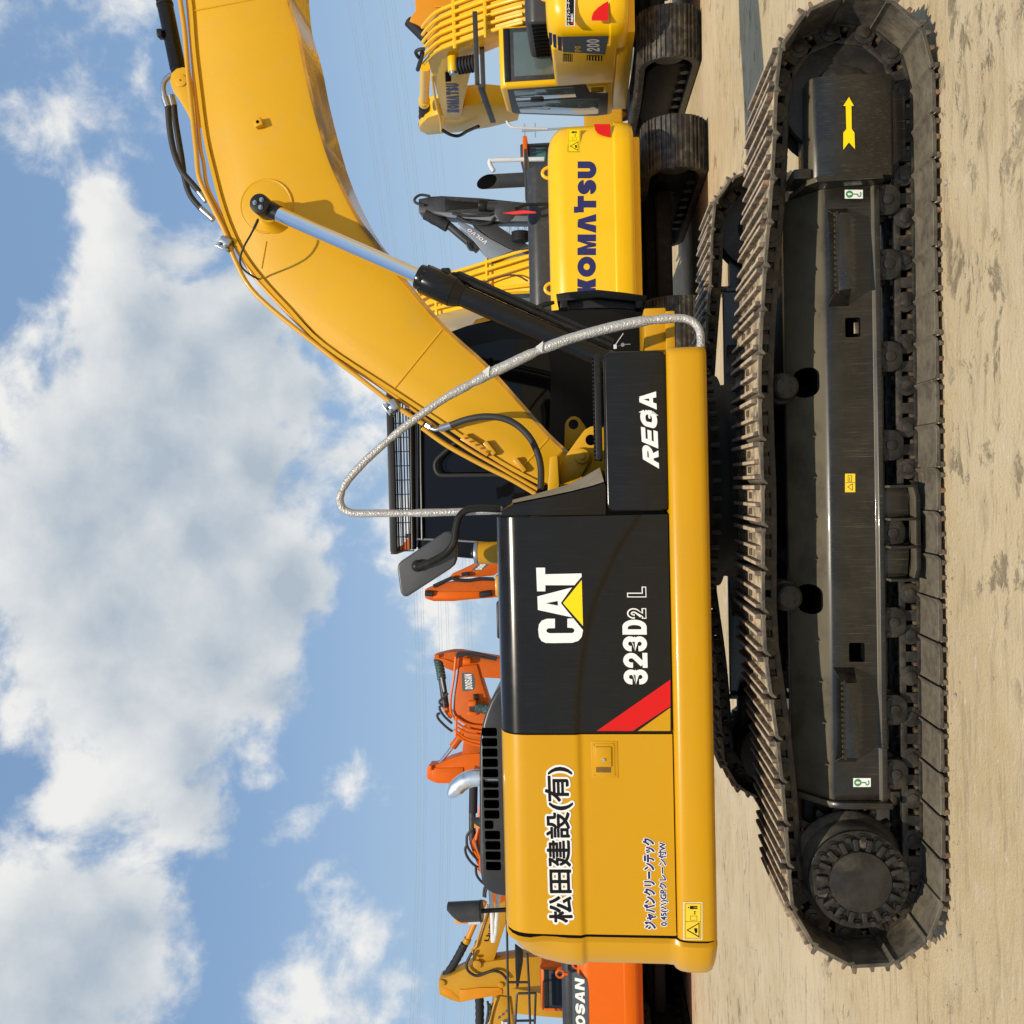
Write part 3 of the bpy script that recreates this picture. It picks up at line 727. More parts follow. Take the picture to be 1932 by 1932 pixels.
# ------------------------------------------------------------------ upper works
mb = MB()
mb.box((-.78, 1.54, 1.155), (2.84, 2.46, .17), 'dark_underbody', .01)
mb.box((-1.38, 1.62, 1.66), (1.78, 2.20, .86), 'dark_underbody')
mb.box((-.34, .86, 1.62), (.36, .95, .76), 'dark_underbody')
mb.build('main_deck', EX)
def skirt_rings(x0, x1):
    prof = [(.30, 1.056), (.215, 1.057), (.188, 1.064), (.172, 1.080), (.164, 1.105), (.162, 1.15), (.164, 1.20), (.170, 1.228), (.182, 1.246), (.200, 1.255), (.30, 1.257)]
    def ring(x, k): return [(x, .30 + (y - .30) * k, 1.156 + (z - 1.156) * (.78 + .22 * k)) for y, z in prof]
    R = [ring(x0, 1)]
    R += [ring(x1 - .05 + .05 * sin(rad(a)), .55 + .45 * cos(rad(a))) for a in (0, 25, 50, 70, 90)]
    return R
xs = at(1300, 652, .18).x; XCW = -2.292
mb = MB(); mb.loft(skirt_rings(XCW + .026, xs), 'cat_yellow', True, True)
sk = mb.build('side_skirt', EX, 40)
me = sk.data.copy(); me.transform(MIR); me.flip_normals(); c = bpy.data.objects.new('side_skirt', me); COL.objects.link(c); adopt(c, EX)
# doors: flat below a crease, set out above it, rolled over at the shoulder
def shoulder(x):
    return [(0.0, 1.99), (.003, 2.02), (.012, 2.05), (.030, 2.08), (.060, 2.105), (.10, 2.122), (.16, 2.132), (.24, 2.137), (.55, 2.14)]
def door(name, x0f, x1f, crease, m, y0=.2, step=.013, nx=26, zb=1.262):
    """x0f/x1f give the end lines as x of z"""
    mb = MB(); rows = []
    for i in range(nx + 1):
        s = i / nx; col = []
        xm = x0f(1.6) * (1 - s) + x1f(1.6) * s; zc = crease(xm)
        prof = [(0, zb + .0), (0, zb + (zc - zb) * .5)] + [(0, zc - .030), (0, zc - .016), (-step * .3, zc - .007), (-step * .8, zc + .004), (-step, zc + .012), (-step, zc + .03)]
        prof += [(-step, zc + (1.99 - zc) * .5)] + [(a - step, b) for a, b in shoulder(xm)]
        for dy, z in prof: col.append((x0f(z) * (1 - s) + x1f(z) * s, y0 + dy, z))
        rows.append(col)
    mb.loft(rows, m, closed=False, caps=False)
    for k in (0, -1):                         # returned edges
        r = rows[k]; mb.loft([r, [(p[0], p[1] + .05, p[2] - (.02 if p[2] > 2.0 else 0)) for p in r]], m, closed=False, caps=False)
    r = [c[0] for c in rows]; mb.loft([r, [(p[0], p[1] + .05, p[2]) for p in r]], m, closed=False, caps=False)
    return mb.build(name, EX, 40)
xb0 = at(1200, 1384, .2).x; xb1 = at(1200, 971.5, .2).x
cx = [(at(*p, .2).x, at(*p, .2).z) for p in ((1088, 1384), (1090, 1330), (1096, 1260), (1107, 1190), (1118, 1140), (1140, 1090), (1160, 1045), (1183, 1005), (1206, 975))]
cx.sort()
def crease_black(x):
    for (xa, za), (xb, zb) in zip(cx, cx[1:]):
        if x <= xb: return za + (zb - za) * max(0, (x - xa)) / (xb - xa)
    return cx[-1][1]
zyel = at(1092, 1400, .2).z
seam = lambda z: XCW + .034 + max(0, z - 1.74) * .02
dk = door('engine_door', lambda z: xb0 + .004, lambda z: xb1, crease_black, 'gloss_black')
dk['label'] = 'glossy black door lettered CAT and 323D2 L'
dy_ = door('pump_door', seam, lambda z: xb0 - .004, lambda x: zyel - .0, 'cat_yellow')
dy_['label'] = 'yellow door with Japanese lettering and a latch'
# counterweight
SIDE_D = [(1.99, .025), (2.03, .030), (2.065, .045), (2.095, .072), (2.115, .108), (2.128, .16), (2.136, .26)]
def outline(d, z):
    ds = dict(SIDE_D).get(z, min(d, .041))
    base = [(XCW - .006, .162), (-2.34, .175), (-2.42, .215), (-2.49, .29), (-2.545, .40), (-2.585, .56), (-2.615, .80), (-2.635, 1.15), (-2.64, 1.54)]
    full = base + [(x, 3.08 - y) for x, y in base[-2::-1]]
    out = []
    for i, (x, y) in enumerate(full):
        a = full[max(i - 1, 0)]; b = full[min(i + 1, len(full) - 1)]; t = Vector((b[0] - a[0], b[1] - a[1])).normalized()
        n = Vector((t.y, -t.x)); n = -n if n.dot(Vector((x + 1.9, y - 1.54))) < 0 else n
        if i in (0, len(full) - 1): n = Vector((0, -1 if i == 0 else 1))
        s = min(i, len(full) - 1 - i) / 4.0; s = min(1, s); s = s * s * (3 - 2 * s); dd = ds * (1 - s) + d * s
        out.append((x - n.x * dd, y - n.y * dd, z))
    return out + [(-2.05, 2.7, z), (-2.05, .38, z)]
lev = [(1.058, .075), (1.064, .04), (1.078, .016), (1.105, .002), (1.15, 0), (1.20, .001), (1.228, .006), (1.250, .018), (1.262, .034), (1.30, .038), (zyel - .03, .040), (zyel - .016, .039), (zyel - .007, .034), (zyel + .004, .027), (zyel + .012, .025), (1.80, .026), (1.86, .036), (1.93, .052), (1.99, .078), (2.03, .108), (2.065, .15), (2.095, .205), (2.115, .27), (2.128, .34), (2.136, .44)]
mb = MB(); mb.loft([outline(d, z) for z, d in lev], 'cat_yellow')
mb.build('counterweight', EX, 50)
sp_ = [(.162 + dict(SIDE_D).get(z, min(d, .041)) + .014, z) for z, d in lev[1:-2]]; sm = MB(); sm.prism([(XCW - .004, y, z) for y, z in sp_] + [(XCW - .004, 3.08 - y, z) for y, z in sp_[::-1]], (.036, 0, 0), 'void_black'); sm.build('seam_gap', EX)
# vented black hood over the engine
hood = [(950, 1692), (932, 1688), (918, 1680), (909, 1666), (905.5, 1640), (904.5, 1560), (904, 1480), (904, 1420), (906, 1390), (910, 1366), (916, 1345), (924, 1325), (933, 1308), (944, 1294), (960, 1290), (972, 1692)]
yh = .50
mb = MB(); mb.prism([at(*p, yh) for p in hood], (0, 1.25, 0), 'grey_panel', .018, 3)
ho = mb.build('vented_hood', EX)
cuts = []
for k in range(14):
    dyc = 1381 + 19.45 * k; off = .64 * k
    a, b = at(908.5 + off * 1.0, dyc + 8, yh), at(937.5 + off * .92 - (12 if k == 9 else 0), dyc - 8, yh)
    cuts.append(hole(rrect((a.x + b.x) / 2, (a.z + b.z) / 2, abs(b.x - a.x), abs(a.z - b.z), .010), yh - .1, yh + (.16 if k in (3, 4, 5) else .09)))
cut(ho, cuts)
mb = MB()
ep = [at(*p, .62) for p in ((962, 1467.5), (930, 1467.5), (906, 1467.5), (893, 1468), (881, 1471.5), (870, 1478), (861, 1486.5), (853, 1496), (848, 1502))]
mb.tube(ep, lambda t: .047 if t < .74 else .047 - (t - .74) * .105, 'exhaust_steel', 24, 4)
mb.build('exhaust_pipe', EX)
# filler / pre-cleaner on the hood and other small fittings on top
mb = MB(); c = at(925, 1043, .80)
r0 = .063; zt = at(903, 1043, .80).z
mb.cyl((c.x, .80, 2.05), (c.x, .80, zt), r0, None, 'cat_yellow', 32)
mb.cyl((c.x, .80, zt), (c.x, .80, zt + .024), r0 + .004, r0, 'zinc', 32, .006)
mb.cyl((c.x, .80, zt + .024), (c.x, .80, zt + .042), .034, .030, 'satin_black', 24, .004)
mb.build('air_precleaner', EX)
mb = MB(); c = at(940, 1170, .45); mb.box((c.x, .5, 2.14), (.20, .12, .03), 'satin_black', .012); mb.build('hood_latch', EX)
mb = MB(); c0, c1 = at(935, 1085, .6), at(935, 1125, .6); mb.box(((c0.x + c1.x) / 2, .62, 2.15), (abs(c0.x - c1.x), .1, .045), 'cat_yellow', .012); mb.build('lifting_lug', EX)
# warning beacon behind its black shield, on a post
mb = MB(); a, b = at(958, 1714, .75), at(905, 1719, .75)
mb.tube([a - Vector((0, 0, .1)), b], .013, 'satin_black', 12)
bp = [at(*ZG(*p), .75) for p in ((870, 520), (460, 540))]
n = 20; ax = (bp[1] - bp[0]).normalized(); q = ax.to_track_quat('Z', 'Y'); r = .058; h = (bp[1] - bp[0]).length
R = [[bp[0] + q @ Vector((r * cos(2 * pi * i / n), r * sin(2 * pi * i / n), 0)) for i in range(n)], []]
ring = []
for i in range(n):
    p = bp[0] + q @ Vector((r * cos(2 * pi * i / n), r * sin(2 * pi * i / n), 0)); s = (p.x - bp[0].x) / r
    ring.append(p + ax * h * (.80 + .28 * s if s < .6 else .97))
R[1] = ring
mb.loft(R, 'charcoal', True, False); mb.cyl(bp[0] - ax * .012, bp[0], r * 1.04, None, 'satin_black', n)
bs_ = mb.build('beacon_shield', EX)
mb = MB(); p = bp[0] + Vector((-.035, .01, 0)); mb.cyl(p, p + ax * .07, .042, .042, 'foam_wrap', 18); mb.cyl(p + ax * .07, p + ax * h * .78, .040, .034, 'amber', 18, .01); mb.build('beacon', bs_)
# foam wrapped rail at the rear
mb = MB(); mb.tube([at(*ZG(*p), .9) for p in ((990, 150), (1015, 500), (1022, 700), (1030, 900), (1060, 780), (1075, 620), (1105, 220))], .0135, 'foam_wrap', 12, 6, lambda i, k: 1 + .08 * mnoise.noise(Vector((i * .5, k, 3))))
mb.build('rear_handrail', EX)
# tool box, tread and front plates
a, b = at(1144, 968, .2), at(1257, 658, .2)
mb = MB(); mb.prism([Vector((x, .2, z)) for x, z in rrect((a.x + b.x) / 2, (a.z + b.z) / 2, b.x - a.x - .006, a.z - b.z, .045, 6)], (0, .52, 0), 'gloss_black', .018, 4)
tb = mb.build('tool_box', EX)
mb = MB(); p0, p1 = at(1134, 866, .28), at(1134, 669, .28); mb.box(((p0.x + p1.x) / 2, .50, a.z + .028), (p1.x - p0.x, .44, .034), 'satin_black', .004)
for i in range(26):
    x = p0.x + (p1.x - p0.x) * (i + .5) / 26; mb.box((x, .50, a.z + .049), (.010, .42, .012), 'satin_black')
mb.build('tread_plate', tb)
dec, Wd = word([('R', .98), ('E', .92), ('G', .98), ('A', .98)], .10, .30, .28)
sticker('box_lettering', [(quadmap(dec, Wd, Z7, [(1795, 1072), (1772, 690), (1868, 664), (1885, 1100)], .2), 'decal_white')], tb)
mb = MB()
a, b = at(1216, 659, .75), at(1257, 583, .75); mb.box(((a.x + b.x) / 2, 1.0, (a.z + b.z) / 2), (b.x - a.x + .02, .5, a.z - b.z), 'cat_yellow', .012)
a, b = at(1257, 662, .70), at(1273, 586, .70); mb.box(((a.x + b.x) / 2, .96, (a.z + b.z) / 2), (b.x - a.x, .52, a.z - b.z), 'cat_yellow', .006)
mb.build('front_step', EX)
# fender between doors and boom: black side, dusty sloping top
pts = [(944, 973.2), (947, 964), (957, 957), (968, 951.5), (1000, 945), (1040, 937), (1080, 928.5), (1120, 918), (1141, 911), (1143.5, 920), (1143.5, 973.2)]
mb = MB()
ft = [(968.6, 945), (1000, 937), (1034.8, 927.3), (1072.9, 916.3), (1100, 903), (1133, 884.2)]
fn = [(968, 951.5), (1000, 945), (1040, 937), (1080, 928.5), (1120, 918), (1141, 911)]
ringn = [at(*p, .2) for p in [(944, 973.2), (947, 964), (957, 957)] + fn + [(1143.5, 920), (1143.5, 973.2)]]
ringf = [at(*p, .58) for p in [(944, 973.2), (947, 962), (957, 953)] + ft + [(1143.5, 893), (1143.5, 973.2)]]
mb.loft([[p + Vector((0, .0, 0)) for p in ringn], ringf], 'gloss_black', True, True, True, .006)
A = [at(*p, .207) for p in fn]; B = [at(*p, .57) for p in ft]; up_ = Vector((.006, -.002, .004))
mb.loft([[p + up_ for p in A], [p + up_ for p in B]], 'dust_film', False, False)
pts2 = [(950, 962), (966, 935), (1000, 928), (1032, 925), (1032, 945), (960, 965)]
mb.build('front_fender', EX)
# lettering on the black door
yu = .2 - .013
W_ = lambda pts, l=.0016, y=yu: [at(*Z4(*p), y - l) for p in pts]
T1 = [(572, 770), (628, 770), (630, 918), (578, 918)]; T2 = [(628, 811), (856, 806), (858, 826), (812, 880), (629, 880)]
A_ = [(580, 950), (797, 894), (727, 992), (800, 1082), (583, 1035)]
C_ = [(690, 1090), (640, 1090), (608, 1102), (590, 1125), (585, 1160), (590, 1205), (606, 1230), (632, 1242), (680, 1243), (800, 1241), (838, 1228), (858, 1203), (866, 1162), (806, 1088), (768, 1090), (768, 1146), (800, 1148), (812, 1158), (812, 1170), (800, 1180), (655, 1181), (638, 1173), (636, 1160), (648, 1150), (690, 1149)]
sticker('logo_lettering', [([W_(T1), W_(T2), W_(A_), W_(C_)], 'decal_white'), ([W_([(632, 993), (707, 979), (708, 1008)], .0026)], 'gloss_black'), ([W_([(858, 847), (740, 992), (866, 1135)])], 'decal_yellow')], dk)
num, Wn = word([('3', .62), ('2', .62), ('3', .62), ('D', .62)], .07, .22)
lay = [(quadmap(num, Wn, Z4, [(1122, 1502), (1112, 1096), (1264, 1096), (1274, 1502)], .2), 'decal_white')]
sticker('model_lettering', lay, dk); lay = []
for ch, y0, y1 in (('2', 1090, 1024), ('L', 956, 889)):
    q = [(1143, y0), (1141, y1), (1262, y1), (1264, y0)]
    lay.append((quadmap(glyph(ch, .6, .26), .6, Z4, q, .2), 'decal_white'))
    inner = glyph(ch, .6, .26); cxm = .3
    thin = {'2': lambda: ribbon([(.13, .70)] + arc(.3, 1 - .13 - .185 * 1.15, .17, .185 * 1.15, 175, -35, 14) + [(.169, .12)], .11) + [[Vector(p) for p in ((.05, .05), (.55, .05), (.55, .17), (.05, .17))]],
            'L': lambda: [[Vector(p) for p in ((.05, .05), (.20, .05), (.20, .95), (.05, .95))], [Vector(p) for p in ((.20, .05), (.55, .05), (.55, .18), (.20, .18))]]}[ch]()
    lay.append((quadmap(thin, .6, Z4, q, .2, .0028), 'gloss_black'))
    sticker('outline_lettering', lay, dk); lay = []
sticker('red_stripe', [([W_([(952, 1794), (1414, 1472), (1414, 1638), (1178, 1794)], .0016, .2)], 'decal_red'), ([W_([(1210, 1794), (1414, 1648), (1414, 1794)], .0016, .2)], 'cat_yellow')], dk)
# lettering on the yellow door
def jline(name, s, z, q, y, bold, rim, col, par):
    A, bx = font_polys(s, bold, 10); B, _ = font_polys(s, rim, 16); mb = MB()
    w, h = bx[2] - bx[0], bx[3] - bx[1]
    for src, m, base in ((B, 'decal_white', .0012), (A, col, .0030)):
        for pl, k in src:
            sh = [[Vector((p.x - bx[0], p.y - bx[1])) for p in q_] for q_ in pl]
            mb.polys(quadmap(sh, w, z, q, y, base + .00008 * k, h), m)
    return mb.build(name, par)
jline('company_lettering', '松田建設(有)', Z5, [(868, 1298), (835, 318), (1012, 318), (1040, 1298)], .2 - .013, .024, .098, 'decal_black', dy_)
jline('dealer_lettering', 'ジャパンクリーンテック', Z5, [(1466, 1338), (1453, 766), (1530, 766), (1543, 1338)], .2, .052, .135, 'decal_navy', dy_)
jline('capacity_lettering', '0.45(ハ)GPクレーン付W', Z5, [(1562, 1318), (1550, 792), (1610, 792), (1618, 1318)], .2, .036, .125, 'decal_navy', dy_)
# latch
mb = MB()
def plate(z, x0, x1, y0, y1, ya, yb, m, bev=.004):
    a, b = at(*z(x0, y1), .2), at(*z(x1, y0), .2); mb.box(((a.x + b.x) / 2, (ya + yb) / 2, (a.z + b.z) / 2), (abs(b.x - a.x), abs(yb - ya), abs(a.z - b.z)), m, bev)
plate(Z5, 1134, 1298, 157, 388, .197, .21, 'cat_yellow', .003)
plate(Z5, 1150, 1278, 172, 372, .1945, .20, 'cat_yellow', .002)
plate(Z5, 1163, 1256, 312, 352, .1935, .1955, 'shaded_yellow', 0)  # shadow of the latch recess painted as a darker strip
plate(Z5, 1160, 1257, 190, 316, .186, .197, 'cat_yellow', .004)
c = at(*Z5(1210, 275), .186); mb.cyl((c.x, .188, c.z), (c.x, .178, c.z), .0085, None, 'chrome', 16, .002)
for zx, zy in ((1147, 182), (1268, 178), (1152, 372), (1278, 370)):
    c = at(*Z5(zx, zy), .195); mb.cyl((c.x, .196, c.z), (c.x, .1925, c.z), .004, None, 'cat_yellow', 10, .001)
mb.build('door_latch', dy_)
# warning label on the skirt
def wlabel(z, x0, x1, y0, y1, y, par, name='warning_label', ground='decal_gold', rim='decal_white'):
    f = lambda pts, l: [[p + Vector((0, -l, 0)) for p in zat(z, pl, y)] for pl in pts]
    V = lambda rb: [[(p[0], p[1]) for p in pl] for pl in rb]
    h, w = x1 - x0, y1 - y0; ym = y0 + w * .50
    P = lambda a, b: (x0 + h * a, y0 + w * b)
    ink = V(ribbon([P(.18, .75), P(.84, .56), P(.84, .94)], h * .05, True)) + V(ribbon([P(.06, .02), P(.94, .02), P(.94, .98), P(.06, .98)], h * .018, True)) + V(ribbon([P(.06, .52), P(.94, .52)], h * .018))
    ink += V(ribbon([P(.36, .36), P(.72, .36), P(.72, .48), P(.36, .48)], h * .016, True))
    ink += [[P(.60, .22), P(.68, .22 + .025), P(.52, .22 + .025)], [P(.60, .32), P(.52, .30), P(.68, .30)], [P(.58, .24), P(.62, .24), P(.62, .30), P(.58, .30)]]
    ink += [[P(.33, .08), P(.52, .08), P(.52, .17), P(.33, .17)], [P(.52, .085), P(.75, .085), P(.75, .118), P(.52, .118)], [P(.52, .132), P(.75, .132), P(.75, .165), P(.52, .165)], [P(.22, .11), P(.29, .11), P(.29, .14), P(.22, .14)]]
    ink += [[P(.56, .70), P(.74, .70), P(.74, .82), P(.64, .84), P(.58, .76)]]
    sticker(name, [(f([[P(-.03, -.015), P(1.03, -.015), P(1.03, 1.015), P(-.03, 1.015)]], .001), rim), (f([[P(0, 0), P(1, 0), P(1, 1), P(0, 1)]], .0016), ground), (f(ink, .0026), 'decal_black')], par)
wlabel(Z5, 1714, 1826, 1172, 1398, .1625, sk)
# mirror on its bent arm
mb = MB()
mp = [(847.4, 1003), (838, 1004), (827.3, 1011.2), (757, 1058), (750.5, 1065), (749.4, 1073), (755.4, 1118), (760, 1125), (767.1, 1126.5), (847.4, 1074.7), (857, 1066), (860.7, 1056), (860.7, 1033), (855, 1008)]
mb.prism([at(*p, .33) for p in mp], (0, .055, 0), 'mirror_grey', .028, 4)
mir = mb.build('rear_view_mirror', EX)
mb = MB(); ma = [(944, 960.5), (925, 960), (904, 959.4), (880.8, 962.7), (866.5, 975), (860, 997.8), (856.7, 1022), (842, 1043), (814, 1059.5), (788, 1070)]
mb.tube([at(p[0], p[1], .34 - .055 * min(1, i / 6)) for i, p in enumerate(ma)], .0185, 'satin_black', 14, 6)
c = at(787, 1068, .30); mb.ball((c.x, .31, c.z), .032, 'satin_black'); mb.bolt((c.x, .285, c.z), (0, -1, 0), .009, .012, 'satin_black')
mb.build('mirror_arm', mir)
# the long handrail in bubble foil
hp = [(1322, 656), (1322, 640), (1319, 622), (1308, 608), (1290, 601), (1262, 601), (1222, 605), (1180, 612), (1145, 620), (1110, 629), (1070, 641), (1030, 656), (995, 671), (960, 688), (930, 702), (900, 718), (872, 733), (845, 748), (812, 770), (780, 793), (748, 818), (715, 846), (688, 871), (662, 899), (650, 916), (643, 932), (641, 944), (646, 958), (656, 965), (672, 968.5), (720, 968.5), (780, 968), (840, 966.5), (900, 964.5), (948, 963)]
def hy(i): return .27 + .09 * min(1, i / 14)
rw = random.Random(5)
ties = [.17, .335, .45, .60, .72, .905]
def foil_r(t):
    d = min(abs(t - a) for a in ties); return (.0205 + .0065 * min(1, max(0, (t - .12) / .06)) * min(1, max(0, (.52 - t) / .12))) * (1 - .22 * max(0, 1 - d / .012)) * (1 + .06 * mnoise.noise(Vector((t * 40, 1.7, 0))))
mb = MB(); mb.tube([at(p[0], p[1], hy(i)) for i, p in enumerate(hp)], foil_r, 'foil_wrap', 20, 7, lambda i, k: 1 + .075 * mnoise.noise(Vector((i * .9, k * 1.3, 0))))
for t, dz in ((11, .03), (14, .02)):
    c = at(*hp[t], hy(t)); mb.prism([c + Vector(v) for v in ((-.03, -.03, .02), (.0, -.032, .052), (.03, -.03, .012))], (0, -.002, 0), 'foam_wrap')
mb.build('wrapped_handrail', EX)
# key on a cable tie
mb = MB(); c = at(*ZI(800, 745), .30); mb.box((c.x, .28, c.z - .004), (.022, .006, .016), 'foam_wrap', .002); c2 = at(*ZI(935, 705), .28)
mb.cyl((c2.x, .28, c2.z), (c2.x, .277, c2.z), .0095, None, 'zinc', 14); a, b = at(*ZI(970, 700), .28), at(*ZI(1062, 695), .28); mb.tube([a, b], .003, 'zinc', 6); mb.tube([c, c2], .0015, 'zinc', 6)
a, b = at(*ZI(790, 745), .29), at(*ZI(945, 520), .29); mb.tube([a, b], .0022, 'foam_wrap', 6)
mb.build('hanging_key', tb)
# ------------------------------------------------------------------ boom
YB0, YB1 = 1.32, 1.76
top = [(325, -140), (345, -60), (362, 0), (369.6, 90), (378.6, 168), (390.6, 258.7), (405.7, 325), (420.7, 382), (438.8, 433), (462.8, 481), (499, 529), (547, 581), (613, 648.6), (743.7, 735.5), (847, 804), (947.6, 870.9), (1027.8, 914)]
bot = [(525, -140), (536, -60), (542.5, 0), (562, 69), (577, 144), (595, 216.6), (616, 289), (643, 355), (676, 418), (709.5, 463), (747, 516.6), (834, 617), (914, 690), (981, 764), (1031, 820.7), (1071, 857.5)]
Pt = [Vector((5.28, YB0, 4.34)), Vector((5.05, YB0, 4.43)), Vector((4.4, YB0, 4.42))] + [at(*p, YB0) for p in top]; Pb = [Vector((5.24, YB0, 4.14)), Vector((4.5, YB0, 3.86))] + [at(*p, YB0) for p in bot]
foot = [at(1098, 868, YB0), at(1108, 890, YB0), at(1098, 912, YB0), at(1070, 922, YB0)]
mb = MB(); mb.prism(Pt + foot[::-1] + Pb[::-1], (0, YB1 - YB0, 0), 'boom_yellow', .004, 2)
def flange(P, off, th, m='boom_yellow'):
    R = []
    for i, p in enumerate(P):
        t = (P[min(i + 1, len(P) - 1)] - P[max(i - 1, 0)]).normalized(); n = Vector((-t.z, 0, t.x)) * off
        a, b = p - n * .1, p + n
        R.append([Vector((a.x, YB0 - .016, a.z)), Vector((b.x, YB0 - .016, b.z)), Vector((b.x, YB1 + .016, b.z)), Vector((a.x, YB1 + .016, a.z))])
    mb.loft(R, m, True, True, False)
flange(spline(Pt, 4), -.020, 0); boom = mb.build('boom', EX, 28); mb = MB(); flange(spline(Pb, 4), .020, 0, 'shaded_yellow'); mb.build('bottom_plate', boom, 28)  # bottom plate: dark underside reflections are painted into its colour
mb = MB()
for a, b in (((743.7, 733.8), (834, 622)), ((987.7, 879), (1034, 828)), ((363, 21), (540, -14))):
    mb.tube([at(*a, YB0 - .0005), at(*b, YB0 - .0005)], .006, 'boom_yellow', 8); mb.build('weld_bead', boom); mb = MB()
c = at(503, 389, YB0); mb.cyl((c.x, YB0 + .002, c.z), (c.x, YB0 - .010, c.z), .165, .160, 'boom_yellow', 56, .003)
mb.tube([(c.x + .165 * cos(a), YB0 - .004, c.z + .165 * sin(a)) for a in [rad(6 * i) for i in range(61)]], .008, 'boom_yellow', 8)
mb.build('pin_collar', boom); mb = MB()
a, b = at(*Z8(812, 1515), YB0), at(*Z8(782, 1685), YB0); mb.tube([a, b], .005, 'boom_yellow', 8)
mb.build('weld_bead', boom)
mb = MB(); c = at(*Z8(772, 781), YB0); R45 = Matrix.Rotation(rad(-18), 3, 'Y'); mb.box((c.x, YB0 - .022, c.z), (.052, .045, .052), 'boom_yellow', .004, R45); mb.cyl((c.x, YB0 - .03, c.z), (c.x, YB0 - .0465, c.z), .010, None, 'void_black', 14); mb.build('mounting_block', boom)
# boom cylinders, near and far of the boom
def cylinder(y, near_side=True):
    s = -1 if near_side else 1
    pin = at(500, 393, y); axis_end = at(1142, 678, y); gl = at(788, 523, y); g2 = at(862, 556, y)
    d = (axis_end - pin).normalized()
    gl = pin + d * (gl - pin).length; g2 = pin + d * (g2 - pin).length
    mb = MB()
    mb.cyl(g2 - d * .02, axis_end + d * .12, .063, None, 'gloss_black', 36)
    mb.cyl(gl, gl + d * .06, .076, .080, 'gloss_black', 36, .006); mb.cyl(gl + d * .05, gl + d * .24, .091, None, 'gloss_black', 40, .006)
    mb.cyl(gl + d * .24, gl + d * .30, .088, .066, 'gloss_black', 36)
    for i in range(14):
        a = 2 * pi * i / 14; q = d.to_track_quat('Z', 'Y'); o = q @ Vector((.080 * cos(a), .080 * sin(a), 0)); mb.cyl(gl + d * .035 + o, gl + d * .055 + o, .009, None, 'satin_black', 8)
    nrm = Vector((d.z, 0, -d.x))
    if nrm.z > 0: nrm = -nrm
    for k, rr in ((.088, .014), (.118, .011)):
        mb.tube([gl + d * .16 + nrm * .07, gl + d * .22 + nrm * k, axis_end + nrm * k], rr, 'satin_black', 10)
    mb.box(gl + d * .15 + nrm * .085, (.05, .07, .05), 'satin_black', .006)
    cy = mb.build('boom_cylinder', EX)
    mb = MB(); mb.cyl(pin + d * .03, gl + d * .02, .0455, None, 'chrome', 36)
    mb.build('piston_rod', cy)
    mb = MB(); c = at(497, 390.5, y)
    mb.cyl((c.x, y - .075, c.z), (c.x, y + .075, c.z), .060, None, 'satin_black', 32, .006); mb.cyl(c + d * .03, c + d * .105, .050, .049, 'satin_black', 24)
    for a in (80, 200, 320): mb.bolt((c.x + .026 * cos(rad(a)), y + s * .073, c.z + .026 * sin(rad(a))), (0, s, 0), .0105, .017, 'zinc')
    mb.build('rod_eye', cy)
    mb = MB(); yb = YB0 if near_side else YB1
    mb.lathe([(0, .108), (.01, .102), (.05, .078), (.11, .072), (.125, .070), (.125, 0)], (c.x, yb, c.z), (0, s, 0), 'boom_yellow', 32)
    mb.build('pin_boss', cy)
    return cy
cylinder(1.11); cylinder(1.97, False)
# grease hose looping to the pin
mb = MB(); hpts = [(760, 1375), (745, 1410), (715, 1470), (675, 1540), (652, 1600), (648, 1650), (670, 1690), (715, 1725), (765, 1752)]
mb.tube([at(*Z8(*p), y) for p, y in zip(hpts, (1.10, 1.07, 1.03, 1.02, 1.04, 1.09, 1.16, 1.24, 1.30))], .0062, 'rubber', 10, 6); a, b = at(*Z8(758, 1382), 1.10), at(*Z8(735, 1432), 1.06); mb.tube([a, b], .009, 'zinc', 8)
mb.build('grease_hose', boom)
# pipes over the boom
p1 = [(262, -120), (272, 0), (300, 200), (320, 450), (345, 700), (372, 950), (392, 1120), (470, 1290), (560, 1470), (620, 1640), (760, 1860)]
p1 = [Z8(*p) for p in p1] + [Z7(0, 440), Z7(190, 585), Z7(390, 740), Z7(555, 848)]
p2 = [(308, -120), (318, 0), (345, 300), (365, 560), (395, 900), (418, 1020), (442, 1170), (520, 1330), (590, 1480), (660, 1620), (800, 1810)]
p2 = [Z8(*p) for p in p2] + [Z7(0, 425), Z7(200, 560), Z7(400, 695), Z7(600, 845), Z7(800, 985), Z7(1000, 1100), Z7(1200, 1215)]
mb = MB(); mb.tube([at(*p, 1.31) for p in p1], .0155, 'pipe_yellow', 14, 5); mb.tube([at(*p, 1.45) for p in p1], .0155, 'pipe_yellow', 14, 5)
mb.tube([at(*p, 1.34) for p in p2], .012, 'pipe_yellow', 12, 5)
mb.tube([at(p[0] - 4, p[1] + 3, 1.36) for p in [Z7(560, 860), Z7(700, 960), Z7(900, 1070), Z7(1060, 1150), Z7(1200, 1232)]], .016, 'pipe_yellow', 12, 4)
for z in ((930, 985), (1100, 1080)):
    c = at(*Z7(*z), 1.30); mb.box(c, (.10, .05, .03), 'pipe_yellow', .006, Matrix.Rotation(rad(-38), 3, 'Y'))
mb.build('boom_pipe', boom)
